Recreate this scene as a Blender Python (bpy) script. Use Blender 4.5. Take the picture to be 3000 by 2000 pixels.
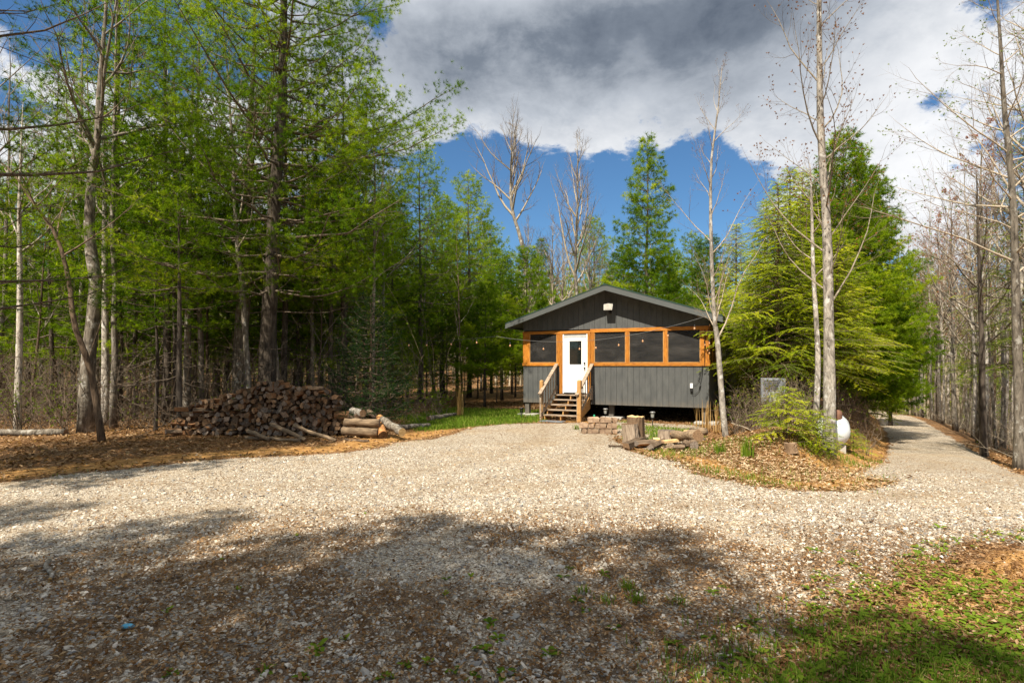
import bpy, bmesh, math, random
import numpy as np
from mathutils import Vector

for o in list(bpy.data.objects): bpy.data.objects.remove(o)
scene = bpy.context.scene
COL = scene.collection
rad = math.radians

# ------------------------------------------------------------------ camera, sky, sun, exposure
EZ = 1.95                     # eye height above the datum at the cabin
F = 1667.0                    # focal length in units of a 3000 wide picture
cam_d = bpy.data.cameras.new('camera'); cam = bpy.data.objects.new('camera', cam_d); COL.objects.link(cam)
cam_d.lens = 20.0; cam_d.sensor_width = 36.0; cam_d.shift_y = 0.022
cam_d.clip_start = 0.05; cam_d.clip_end = 3000
cam.location = (0, 0, EZ); cam.rotation_euler = (rad(90), 0, 0)
scene.camera = cam

SUN_AZ, SUN_EL = 212.0, 53.0   # clockwise from +Y
sd = bpy.data.lights.new('sun', 'SUN'); sun = bpy.data.objects.new('sun', sd); COL.objects.link(sun)
sd.energy = 5.0; sd.angle = rad(0.5); sd.color = (1.0, 0.915, 0.78)
sv = Vector((math.sin(rad(SUN_AZ))*math.cos(rad(SUN_EL)), math.cos(rad(SUN_AZ))*math.cos(rad(SUN_EL)), math.sin(rad(SUN_EL))))
sun.rotation_euler = sv.to_track_quat('Z', 'Y').to_euler()
sun.location = (-20, -30, 60)

scene.view_settings.view_transform = 'Standard'
scene.view_settings.look = 'None'
scene.view_settings.exposure = 0.98
scene.view_settings.gamma = 1.0

world = bpy.data.worlds.new('World'); scene.world = world; world.use_nodes = True

class NT:
    """small node-tree helper"""
    def __init__(s, tree): s.t = tree; s.n = tree.nodes; s.l = tree.links
    def new(s, kind, **kw):
        n = s.n.new(kind)
        for k, v in kw.items(): setattr(n, k, v)
        return n
    def put(s, sock, v):
        if v is None: return
        if isinstance(v, bpy.types.NodeSocket): s.l.new(v, sock)
        else: sock.default_value = v
    def m(s, op, a, b=None, c=None, clamp=False):
        n = s.new('ShaderNodeMath', operation=op, use_clamp=clamp)
        s.put(n.inputs[0], a); s.put(n.inputs[1], b); s.put(n.inputs[2], c)
        return n.outputs[0]
    def noise(s, vec, scale, detail=4, rough=.55, dist=0.0):
        n = s.new('ShaderNodeTexNoise'); s.put(n.inputs['Vector'], vec)
        n.inputs['Scale'].default_value = scale; n.inputs['Detail'].default_value = detail
        n.inputs['Roughness'].default_value = rough; n.inputs['Distortion'].default_value = dist
        return n.outputs['Fac']
    def ramp(s, fac, stops, interp='LINEAR'):
        n = s.new('ShaderNodeValToRGB'); s.put(n.inputs[0], fac); r = n.color_ramp; r.interpolation = interp
        while len(r.elements) < len(stops): r.elements.new(.5)
        for e, (p, c) in zip(r.elements, stops):
            e.position = p; e.color = (c[0], c[1], c[2], 1) if hasattr(c, '__len__') else (c, c, c, 1)
        return n.outputs[0]
    def mix(s, fac, a, b, mode='MIX'):
        n = s.new('ShaderNodeMix', data_type='RGBA', blend_type=mode)
        s.put(n.inputs[0], fac)
        for i, v in ((6, a), (7, b)):
            if isinstance(v, tuple) and len(v) == 3: v = (*v, 1)
            s.put(n.inputs[i], v)
        return n.outputs[2]
    def sstep(s, v, lo, hi):
        n = s.new('ShaderNodeMapRange', interpolation_type='SMOOTHSTEP'); s.put(n.inputs[0], v)
        n.inputs[1].default_value = lo; n.inputs[2].default_value = hi
        return n.outputs[0]

def build_world():
    T = NT(world.node_tree); T.n.clear()
    out = T.new('ShaderNodeOutputWorld')
    sky = T.new('ShaderNodeTexSky', sky_type='NISHITA'); sky.sun_disc = False
    sky.sun_elevation = rad(SUN_EL); sky.sun_rotation = rad(SUN_AZ)
    sky.air_density = 1.0; sky.dust_density = 0.3; sky.ozone_density = 3.0
    tc = T.new('ShaderNodeTexCoord'); g = tc.outputs['Generated']
    sp = T.new('ShaderNodeSeparateXYZ'); T.l.new(g, sp.inputs[0])
    x, y, z = sp.outputs
    az = T.m('ARCTAN2', x, y); el = T.m('ARCSINE', z)
    zz = T.m('ADD', T.m('MAXIMUM', z, 0.0), 0.32)
    cb = T.new('ShaderNodeCombineXYZ'); T.put(cb.inputs[0], T.m('DIVIDE', x, zz)); T.put(cb.inputs[1], T.m('DIVIDE', y, zz))
    n1 = T.noise(cb.outputs[0], 1.9, 10, .6, .2)
    off = T.new('ShaderNodeVectorMath', operation='ADD'); T.l.new(cb.outputs[0], off.inputs[0]); off.inputs[1].default_value = (3.1, 1.7, 0)
    n2 = T.noise(off.outputs[0], 1.3, 7, .6, .3)
    n3 = T.noise(cb.outputs[0], 6.0, 8, .66, .2)
    def gauss(px, py, sx, sy, w):
        a0 = math.atan((px-1500)/F); e0 = math.atan((1066-py)/F*math.cos(a0))
        ca = math.cos(a0)
        dx = T.m('DIVIDE', T.m('SUBTRACT', az, a0), sx/F*ca*ca); dy = T.m('DIVIDE', T.m('SUBTRACT', el, e0), sy/F*ca)
        q = T.m('ADD', T.m('MULTIPLY', dx, dx), T.m('MULTIPLY', dy, dy))
        return T.m('MULTIPLY', T.m('EXPONENT', T.m('MULTIPLY', q, -1.0)), w)
    d = T.m('MULTIPLY', T.m('SUBTRACT', n1, 0.5), 2.5)
    d = T.m('ADD', d, T.m('MULTIPLY', T.m('SUBTRACT', n3, 0.5), 2.0))
    for b in ((1700, 70, 900, 270, .90), (2480, 330, 420, 250, .60), (2650, 780, 330, 300, .6), (1900, 330, 500, 90, .22), (350, 480, 380, 190, .75), (720, 400, 260, 150, .5),
              (800, 720, 420, 130, .5), (1760, 400, 130, 70, .45), (2420, 600, 150, 120, .3), (1270, 300, 170, 110, .5),
              (1520, 560, 300, 120, -.75), (2000, 640, 300, 130, -.8), (1760, 500, 230, 80, -.35), (1700, 760, 500, 120, -.5), (1330, 470, 170, 90, -.3), (2690, 320, 150, 70, -.55), (2100, 520, 160, 110, -.4),
              (500, 130, 360, 220, -.65), (1110, 70, 80, 80, -.6), (2900, 20, 120, 70, -.4)):
        d = T.m('ADD', d, gauss(*b))
    over = T.sstep(T.m('MULTIPLY', el, 1.0), rad(38), rad(62))      # cloud added out of view, overhead and behind, to raise ambient light
    back = T.m('MULTIPLY', T.sstep(T.m('MULTIPLY', y, -1.0), -.1, .5), .22)
    d = T.m('ADD', d, T.m('MAXIMUM', T.m('MULTIPLY', over, .45), back))
    alpha = T.sstep(d, 0.02, 0.30)
    dark = T.m('ADD', gauss(1600, 170, 560, 140, .8), T.m('ADD', gauss(2050, 40, 420, 90, .55), gauss(1500, 60, 400, 90, .15)))
    dark = T.m('MULTIPLY', dark, T.m('ADD', T.m('MULTIPLY', T.sstep(n2, .25, .75), .6), T.m('ADD', .38, T.m('MULTIPLY', T.sstep(n3, .25, .75), .26))))
    soft = T.m('ADD', T.m('MULTIPLY', T.sstep(n2, .40, .72), 0.26), T.m('MULTIPLY', T.sstep(n3, .42, .68), .07))
    shade = T.m('SUBTRACT', 1.0, T.m('ADD', dark, soft), clamp=True)
    ccol = T.ramp(shade, [(0.0, (.085, .11, .155)), (.35, (.20, .235, .29)), (.7, (.50, .54, .60)), (1.0, (.93, .94, .96))])
    bg1 = T.new('ShaderNodeBackground'); bg2 = T.new('ShaderNodeBackground')
    tint = T.mix(1.0, sky.outputs[0], (.66, .95, 1.12), 'MULTIPLY')
    T.put(bg1.inputs[0], tint); bg1.inputs[1].default_value = 0.056
    gain = T.m('ADD', 5.4, T.m('MULTIPLY', over, 0.6))  # added overhead cloud gets extra brightness as fill light
    vm = T.new('ShaderNodeVectorMath', operation='SCALE'); T.l.new(ccol, vm.inputs[0]); T.put(vm.inputs['Scale'], gain); ccol10 = vm.outputs[0]
    T.put(bg2.inputs[0], ccol10); bg2.inputs[1].default_value = 0.10
    mx = T.new('ShaderNodeMixShader'); T.put(mx.inputs[0], alpha)
    T.l.new(bg1.outputs[0], mx.inputs[1]); T.l.new(bg2.outputs[0], mx.inputs[2])
    T.l.new(mx.outputs[0], out.inputs[0])
build_world()

# ------------------------------------------------------------------ mesh helpers
def norm(v):
    v = np.asarray(v, float); return v/(np.linalg.norm(v, axis=-1, keepdims=True)+1e-9)

class Acc:
    """collects geometry for ONE mesh"""
    def __init__(s): s.V = []; s.n = 0; s.Fs = []; s.C = []
    def add(s, V, Fc, mat=0, tint=0.5, smooth=False):
        V = np.asarray(V, float).reshape(-1, 3); Fc = np.asarray(Fc, int)
        s.Fs.append((Fc + s.n, mat, smooth)); s.V.append(V); s.n += len(V)
        c = np.asarray(tint, float)
        s.C.append(np.broadcast_to(c, (len(V),)) if c.ndim < 2 else c)
    def faces(s, V, polys, mat=0, tint=.5, smooth=False):
        V = np.asarray(V, float); base = s.n
        s.V.append(V); s.n += len(V); s.C.append(np.full(len(V), tint))
        for p in polys: s.Fs.append((np.asarray([p])+base, mat, smooth))
    def box(s, a, b, mat=0, tint=.5, bevel=0.0):
        (x0, y0, z0), (x1, y1, z1) = a, b
        if bevel > 0:
            e = bevel
            V = []
            for z, k in ((z0, e), (z0+e, 0), (z1-e, 0), (z1, e)):
                q = [(x0+k+e*(k == 0)*0, y0+k), (x1-k, y0+k), (x1-k, y1-k), (x0+k, y1-k)]
                V += [(px, py, z) for px, py in q]
            Fc = [(3, 2, 1, 0)] + [(4*r+i, 4*r+(i+1) % 4, 4*r+4+(i+1) % 4, 4*r+4+i) for r in range(3) for i in range(4)] + [(12, 13, 14, 15)]
            s.faces(V, Fc, mat, tint); return
        V = [(x0,y0,z0),(x1,y0,z0),(x1,y1,z0),(x0,y1,z0),(x0,y0,z1),(x1,y0,z1),(x1,y1,z1),(x0,y1,z1)]
        s.faces(V, [(3,2,1,0),(4,5,6,7),(0,1,5,4),(1,2,6,5),(2,3,7,6),(3,0,4,7)], mat, tint)
    def bar(s, p, q, w, h, mat=0, tint=.5, up=(0,0,1)):
        """square bar from p to q, w across, h along up"""
        p = np.array(p, float); q = np.array(q, float); d = norm(q-p)
        sx = norm(np.cross(d, up)); uy = np.cross(sx, d)
        V = [c + a*sx*w/2 + b*uy*h/2 for c in (p, q) for a, b in ((-1,-1),(1,-1),(1,1),(-1,1))]
        s.faces(V, [(3,2,1,0),(4,5,6,7),(0,1,5,4),(1,2,6,5),(2,3,7,6),(3,0,4,7)], mat, tint)
    def prism(s, poly, y0, y1, mat=0, tint=.5):
        """(x,z) outline pushed from y0 to y1"""
        n = len(poly)
        V = [(x, y0, z) for x, z in poly] + [(x, y1, z) for x, z in poly]
        s.faces(V, [tuple(range(n)), tuple(range(2*n-1, n-1, -1))] + [((i+1) % n, i, n+i, n+(i+1) % n) for i in range(n)], mat, tint)
    def tube(s, P, R, sides=6, mat=0, tint=.5, caps=False, rough=0, rng=None):
        P = np.asarray(P, float); n = len(P); R = np.broadcast_to(np.asarray(R, float), (n,))
        T = np.gradient(P, axis=0); T = norm(T)
        ref = np.array([0, 0, 1.]) if abs(T[:, 2]).mean() < .75 else np.array([1., 0, 0])
        A = norm(np.cross(T, ref)); B = np.cross(T, A)
        th = np.arange(sides)*2*math.pi/sides
        rr = R[:, None]*np.ones((n, sides))
        if rough and rng is not None: rr = rr*(1+rng.normal(0, rough, (n, sides)))
        V = P[:, None, :] + rr[:, :, None]*(np.cos(th)[None, :, None]*A[:, None, :] + np.sin(th)[None, :, None]*B[:, None, :])
        i = np.arange(n-1)[:, None]*sides; j = np.arange(sides)[None, :]; k = (j+1) % sides
        Q = np.stack([i+j, i+k, i+sides+k, i+sides+j], -1).reshape(-1, 4)
        s.add(V.reshape(-1, 3), Q, mat, tint, True)
        if caps:
            b = s.n - n*sides
            s.Fs.append((np.array([[b+q for q in range(sides)][::-1]]), mat, False)); s.Fs.append((np.array([[b+(n-1)*sides+q for q in range(sides)]]), mat, False))
    def lathe(s, prof, c=(0,0,0), sides=16, mat=0, tint=.5):
        """(r,z) profile round a vertical axis"""
        th = np.arange(sides)*2*math.pi/sides; n = len(prof)
        V = np.array([[(c[0]+r*math.cos(t), c[1]+r*math.sin(t), c[2]+z) for t in th] for r, z in prof])
        i = np.arange(n-1)[:, None]*sides; j = np.arange(sides)[None, :]; k = (j+1) % sides
        s.add(V.reshape(-1, 3), np.stack([i+j, i+k, i+sides+k, i+sides+j], -1).reshape(-1, 4), mat, tint, True)
    def mesh(s, name, mats):
        me = bpy.data.meshes.new(name)
        V = np.concatenate(s.V); C = np.concatenate(s.C)
        loops = np.concatenate([f.ravel() for f, _, _ in s.Fs]).astype(np.int32)
        sizes = np.concatenate([np.full(len(f), f.shape[1]) for f, _, _ in s.Fs]).astype(np.int32)
        mi = np.concatenate([np.full(len(f), m) for f, m, _ in s.Fs]).astype(np.int32)
        sm = np.concatenate([np.full(len(f), k) for f, _, k in s.Fs]).astype(bool)
        me.vertices.add(len(V)); me.vertices.foreach_set('co', V.astype(np.float32).ravel())
        me.loops.add(len(loops)); me.loops.foreach_set('vertex_index', loops)
        me.polygons.add(len(sizes)); st = np.zeros(len(sizes), np.int32); st[1:] = np.cumsum(sizes)[:-1]
        me.polygons.foreach_set('loop_start', st)
        me.polygons.foreach_set('material_index', mi); me.polygons.foreach_set('use_smooth', sm)
        a = me.attributes.new('tint', 'FLOAT', 'POINT'); a.data.foreach_set('value', C.astype(np.float32))
        for m in mats if isinstance(mats, (list, tuple)) else [mats]: me.materials.append(m)
        me.update(calc_edges=True); me.validate()
        return me
    def obj(s, name, mats, parent=None):
        o = bpy.data.objects.new(name, s.mesh(name, mats)); COL.objects.link(o)
        if parent is not None: o.parent = parent
        return o

def tag(o, label, cat, group=None):
    o['label'] = label; o['category'] = cat
    if group: o['group'] = group
    return o
def thing(name, label, cat, loc=(0, 0, 0), rz=0.0, group=None):
    o = bpy.data.objects.new(name, None); COL.objects.link(o); o.empty_display_size = .2
    o.location = loc; o.rotation_euler = (0, 0, rz)
    return tag(o, label, cat, group)
def copy_tree(o, parent=None):
    c = o.copy(); COL.objects.link(c)
    if parent is not None: c.parent = parent
    for ch in list(o.children): copy_tree(ch, c)
    return c

# ------------------------------------------------------------------ materials
def mat(name):
    m = bpy.data.materials.new(name); m.use_nodes = True
    T = NT(m.node_tree); T.n.clear(); out = T.new('ShaderNodeOutputMaterial')
    return m, T, out
def principled(T, out, color, rough=.7, metal=0.0, bump=None, bstr=.3, bdist=.01, spec=.4):
    b = T.new('ShaderNodeBsdfPrincipled')
    if isinstance(color, tuple) and len(color) == 3: color = (*color, 1)
    T.put(b.inputs['Base Color'], color); T.put(b.inputs['Roughness'], rough); b.inputs['Metallic'].default_value = metal
    b.inputs['Specular IOR Level'].default_value = spec
    if bump is not None:
        n = T.new('ShaderNodeBump'); T.put(n.inputs['Height'], bump); n.inputs['Strength'].default_value = bstr; n.inputs['Distance'].default_value = bdist
        T.l.new(n.outputs[0], b.inputs['Normal'])
    T.l.new(b.outputs[0], out.inputs[0]); return b
def attr(T, name='tint'):
    a = T.new('ShaderNodeAttribute', attribute_name=name); return a.outputs['Fac']
def objvec(T, scale=(1, 1, 1)):
    tc = T.new('ShaderNodeTexCoord'); mp = T.new('ShaderNodeMapping'); T.l.new(tc.outputs['Object'], mp.inputs[0])
    mp.inputs['Scale'].default_value = scale; return mp.outputs[0]
def rnd(T): return T.new('ShaderNodeObjectInfo').outputs['Random']

def simple(name, color, rough=.7, metal=0.0, var=.25, scale=6.0, bstr=.15, spec=.4):
    m, T, out = mat(name)
    n = T.noise(objvec(T), scale, 5, .6)
    c = T.ramp(n, [(.25, tuple(v*(1-var) for v in color)), (.75, tuple(min(1, v*(1+var)) for v in color))])
    principled(T, out, c, rough, metal, n, bstr, .01, spec); return m

def foliage(name, stops, trans=.35, lo=.0, hi=1.0):
    m, T, out = mat(name)
    v = T.m('ADD', T.m('MULTIPLY', attr(T), .8), T.m('MULTIPLY', rnd(T), .2))
    c = T.ramp(v, stops)
    d = T.new('ShaderNodeBsdfDiffuse'); t = T.new('ShaderNodeBsdfTranslucent')
    T.put(d.inputs[0], c); T.put(t.inputs[0], T.mix(1.0, c, (1.25, 1.2, .5, 1), 'MULTIPLY'))
    mx = T.new('ShaderNodeMixShader'); mx.inputs[0].default_value = trans
    T.l.new(d.outputs[0], mx.inputs[1]); T.l.new(t.outputs[0], mx.inputs[2])
    T.l.new(mx.outputs[0], out.inputs[0]); return m

def bark(name, dark, light, scale=(9, 9, 1.6), contrast=(.35, .65), lichen=None):
    m, T, out = mat(name)
    v = objvec(T, scale); n = T.noise(v, 1.6, 7, .68, .6)
    c = T.ramp(n, [(contrast[0], dark), (contrast[1], light)])
    if lichen:
        l = T.noise(objvec(T, (1, 1, .7)), 7.0, 4, .6); c = T.mix(T.sstep(l, .56, .66), c, lichen)
    f = T.m('ADD', .72, T.m('MULTIPLY', rnd(T), .56))
    hs = T.new('ShaderNodeHueSaturation'); T.put(hs.inputs['Color'], c); T.put(hs.inputs['Value'], f)
    principled(T, out, hs.outputs[0], .9, 0, n, .9, .02, .15); return m

M = {}
M['needles'] = foliage('white_pine_needles', [(.0, (.016, .045, .006)), (.30, (.075, .150, .010)), (.65, (.215, .325, .016)), (1.0, (.48, .54, .035))], .62)
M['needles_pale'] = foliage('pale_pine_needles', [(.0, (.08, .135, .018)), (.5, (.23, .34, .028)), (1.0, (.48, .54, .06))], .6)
M['hemlock'] = foliage('hemlock_sprays', [(.0, (.07, .13, .006)), (.45, (.26, .35, .010)), (.8, (.47, .52, .014)), (1.0, (.56, .57, .03))], .58)
M['spruce'] = foliage('dark_spruce_needles', [(.0, (.012, .03, .012)), (1.0, (.045, .085, .028))], .25)
M['leaf'] = foliage('spring_leaves', [(.0, (.08, .14, .01)), (.5, (.17, .25, .02)), (1.0, (.34, .38, .04))], .45)
M['weed'] = foliage('weed_leaves', [(.0, (.05, .10, .012)), (.5, (.14, .215, .022)), (1.0, (.27, .34, .035))], .4)
M['grass'] = foliage('grass_blades', [(.0, (.05, .11, .012)), (.5, (.12, .21, .02)), (.8, (.22, .28, .04)), (1.0, (.42, .36, .13))], .4)
M['dry_grass'] = foliage('dry_grass_stalks', [(.0, (.32, .19, .07)), (1.0, (.62, .42, .18))], .3)
M['bud'] = foliage('buds', [(.0, (.16, .07, .03)), (1.0, (.30, .15, .06))], .2)
M['redbud'] = foliage('red_maple_buds', [(.0, (.28, .10, .05)), (1.0, (.45, .18, .08))], .3)
M['bark_pine'] = bark('pine_bark', (.022, .017, .013), (.13, .105, .08), (10, 10, 1.8), (.35, .7))
M['bark_grey'] = bark('grey_bark', (.05, .04, .03), (.29, .25, .195), (8, 8, 2.0), (.34, .66), (.38, .36, .31))
M['bark_pale'] = bark('pale_bark', (.075, .062, .05), (.43, .385, .32), (8, 8, 3.2), (.33, .60), (.54, .52, .47))
M['bark_brown'] = bark('brown_bark', (.045, .03, .02), (.20, .14, .09))
M['twig'] = bark('twigs', (.10, .07, .045), (.26, .20, .14), (12, 12, 12))
M['twig_dark'] = bark('dead_twigs', (.045, .034, .024), (.19, .15, .11), (12, 12, 12))
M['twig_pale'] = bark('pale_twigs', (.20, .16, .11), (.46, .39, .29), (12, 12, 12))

# ------------------------------------------------------------------ terrain
def sstep(a, b, x):
    t = np.clip((np.asarray(x, float)-a)/(b-a), 0, 1); return t*t*(3-2*t)
_h = np.random.default_rng(5); _k = _h.normal(0, 1, (14, 2)); _ph = _h.uniform(0, 6.28, 14)
def bumps(x, y, scale):
    s = 0
    for (a, b), p in zip(_k, _ph): s = s + np.sin((a*x+b*y)*scale+p)
    return s/14
# centre line of the road that leaves the gravel lot: x, y, eye-relative z, half width
ROAD = np.array([(5.0, 5.2, -1.86, 2.3), (6.9, 8.6, -1.99, 1.75), (9.2, 11.9, -2.27, 1.35), (12.0, 15.9, -2.72, 1.28), (15.9, 21.8, -3.10, 1.22), (21.3, 30.5, -3.45, 1.22), (28.0, 42.5, -3.80, 1.25), (31.0, 54.0, -4.5, 1.25), (29, 70, -5.2, 1.3)])
def _spline(P, n):
    t = np.linspace(0, len(P)-1, n); out = []
    for tt in t:
        i = min(int(tt), len(P)-2); f = tt-i
        p0, p1, p2, p3 = P[max(i-1, 0)], P[i], P[i+1], P[min(i+2, len(P)-1)]
        out.append(.5*((2*p1)+(-p0+p2)*f+(2*p0-5*p1+4*p2-p3)*f*f+(-p0+3*p1-3*p2+p3)*f**3))
    return np.array(out)
RD = _spline(ROAD, 160)
def road_rel(x, y):
    """signed distance to the road's centre line (+ on its right), its z, half width and the index along it"""
    x = np.asarray(x, float).ravel(); y = np.asarray(y, float).ravel()
    s = np.zeros(len(x)); z = np.zeros(len(x)); w = np.zeros(len(x)); ii = np.zeros(len(x), int)
    tn = norm(np.gradient(RD[:, :2], axis=0))
    for a in range(0, len(x), 20000):
        dx = x[a:a+20000, None]-RD[None, :, 0]; dy = y[a:a+20000, None]-RD[None, :, 1]
        q = dx*dx+dy*dy; i = q.argmin(1); r = np.arange(len(i))
        sg = dx[r, i]*tn[i, 1]-dy[r, i]*tn[i, 0]
        s[a:a+20000] = np.sign(sg)*np.sqrt(q[r, i]); z[a:a+20000] = RD[i, 2]; w[a:a+20000] = RD[i, 3]; ii[a:a+20000] = i
    return s, z, w, ii
def ground(x, y):
    x = np.asarray(x, float); shp = x.shape; x = x.ravel(); y = np.asarray(y, float).ravel()
    r = np.hypot(x, y)
    base = .16 - .20*sstep(1, 16, y) - .06*sstep(2, 9, x)*sstep(8, 20, y)
    base = base + .06*bumps(x, y, .35)*sstep(7, 12, r) + .02*bumps(x, y, 1.3)
    base = base + .25*sstep(17, 30, r)*bumps(x, y, .13)
    # low mound where the bank stands between the lot and the road
    base = base + .34*np.exp(-(((x-6.9)/1.9)**2+((y-11.7)/1.25)**2))
    s, zr, w, ii = road_rel(x, y); zr = zr+EZ
    on = sstep(8, 22, ii)
    left = sstep(0.05, 1.5, -s-w)
    top = base + .40*np.exp(-((-s-w-1.9)/1.1)**2)*sstep(24, 36, ii)*(1-sstep(70, 95, ii))
    zl = zr*(1-left)+top*left
    drop = np.clip(s-w-.5, 0, None)
    zrgt = zr - np.minimum(.30*drop, 3.2)+.10*bumps(x, y, .8)*sstep(0, 2, drop)
    zz = np.where(s > 0, zrgt, zl)
    zz = np.where(np.abs(s) < w, zr+.035*(1-(s/w)**2), zz)
    z = base*(1-on)+zz*on
    z = z + .07*np.clip(r-55, 0, 70) + .03*np.clip(r-125, 0, 400)
    return z.reshape(shp)
def gz(x, y): return float(ground(np.array([x]), np.array([y]))[0])
def unproject(px, py):
    d = F*2.0/max(py-1066, 8)
    for _ in range(30):
        h = EZ-gz((px-1500)/F*d, d); d = .5*d+.5*F*h/max(py-1066, 8)
    return (px-1500)/F*d, d
def at(px, d): return (px-1500)/F*d, d
def up(py, d): return EZ+(1066-py)/F*d          # height of a picture row at depth d

def poly_sd(x, y, P):
    """signed distance to a polygon, + inside"""
    P = np.array(P); x = np.asarray(x, float); y = np.asarray(y, float)
    best = np.full(x.shape, 1e9); ins = np.zeros(x.shape, bool)
    for (ax, ay), (bx, by) in zip(P, np.roll(P, -1, 0)):
        ex, ey = bx-ax, by-ay; t = np.clip(((x-ax)*ex+(y-ay)*ey)/(ex*ex+ey*ey+1e-9), 0, 1)
        best = np.minimum(best, np.hypot(x-ax-t*ex, y-ay-t*ey))
        c = ((ay > y) != (by > y)) & (x < (bx-ax)*(y-ay)/(by-ay+1e-12)+ax); ins ^= c
    return np.where(ins, best, -best)

LOT = [unproject(*p) for p in ((-500, 1450), (0, 1415), (300, 1380), (620, 1345), (1000, 1325), (1230, 1290), (1400, 1250), (1500, 1240), (1700, 1238), (1760, 1252), (1800, 1285), (1850, 1320), (1930, 1345), (2060, 1388), (2200, 1418), (2350, 1436), (2520, 1440), (2610, 1418))]
LOT += [(9.6, 12.0), (11.2, 10.6)] + [unproject(*p) for p in ((3300, 1600), (2850, 1590), (2620, 1660), (2430, 1780), (2150, 1990))] + [(.4, 1.5), (-1, -3), (-16, -3)]
FRONT = [unproject(*p) for p in ((1760, 1232), (2060, 1245), (2060, 1290), (1900, 1320), (1800, 1275))]     # gravel strip before the cabin
LAWN = [unproject(*p) for p in ((1240, 1262), (1440, 1245), (1570, 1236), (1600, 1205), (1330, 1196), (1180, 1225))]
BANK = [unproject(*p) for p in ((1880, 1330), (2060, 1392), (2200, 1421), (2350, 1438), (2520, 1442), (2620, 1420), (2660, 1300), (2600, 1230), (2480, 1250), (2440, 1290), (2300, 1290), (2120, 1290), (1960, 1290))]
CORNER = [unproject(*p) for p in ((3400, 1550), (2850, 1600), (2680, 1690), (2520, 1810), (2220, 2000))] + [(1, 1), (9, 0), (12, 5)]
def masks(x, y):
    x = np.asarray(x, float).ravel(); y = np.asarray(y, float).ravel()
    wob = .22*bumps(x, y, 1.7)+.16*bumps(y, x, 4.1)
    g = sstep(-.25, .30, poly_sd(x, y, LOT)+wob*1.6)
    g = np.maximum(g, .85*sstep(-.3, .3, poly_sd(x, y, FRONT)+wob))
    s, zr, w, ii = road_rel(x, y)
    g = np.maximum(g, sstep(-.22, .22, w-np.abs(s)+wob*.7)*sstep(18, 30, ii))
    lawn = sstep(-.5, .6, poly_sd(x, y, LAWN)+wob)*(1-g)
    bank = sstep(-.35, .4, poly_sd(x, y, BANK)+wob)*(1-g)
    corner = sstep(-.8, 1.2, poly_sd(x, y, CORNER)+wob*2)
    # bare orange earth: foot of the bank, its road side and the strip before the woodpile
    sd_ = poly_sd(x, y, LOT)+wob*.8; wd = np.where(x < 0, .75, .38); strip = np.exp(-((sd_+.25+wd*.8)/wd)**2)*(x < 7.5)*(y > 4)
    cut = np.exp(-((-s-w-.6)/.85)**2)*sstep(20, 34, ii)*(s < 0)
    earth = np.clip(np.maximum(strip*.9, cut)*(1-g), 0, 1)
    return g, lawn, bank, earth, corner
def debris(x, y):
    x = np.asarray(x, float).ravel(); y = np.asarray(y, float).ravel()
    return sstep(.36, .64, .5+bumps(x, y, 1.1)+bumps(y, x, 3.1)*.7+.10)*sstep(8.6, 5.6, np.hypot(x*.8, y)-.04*x)

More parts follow.
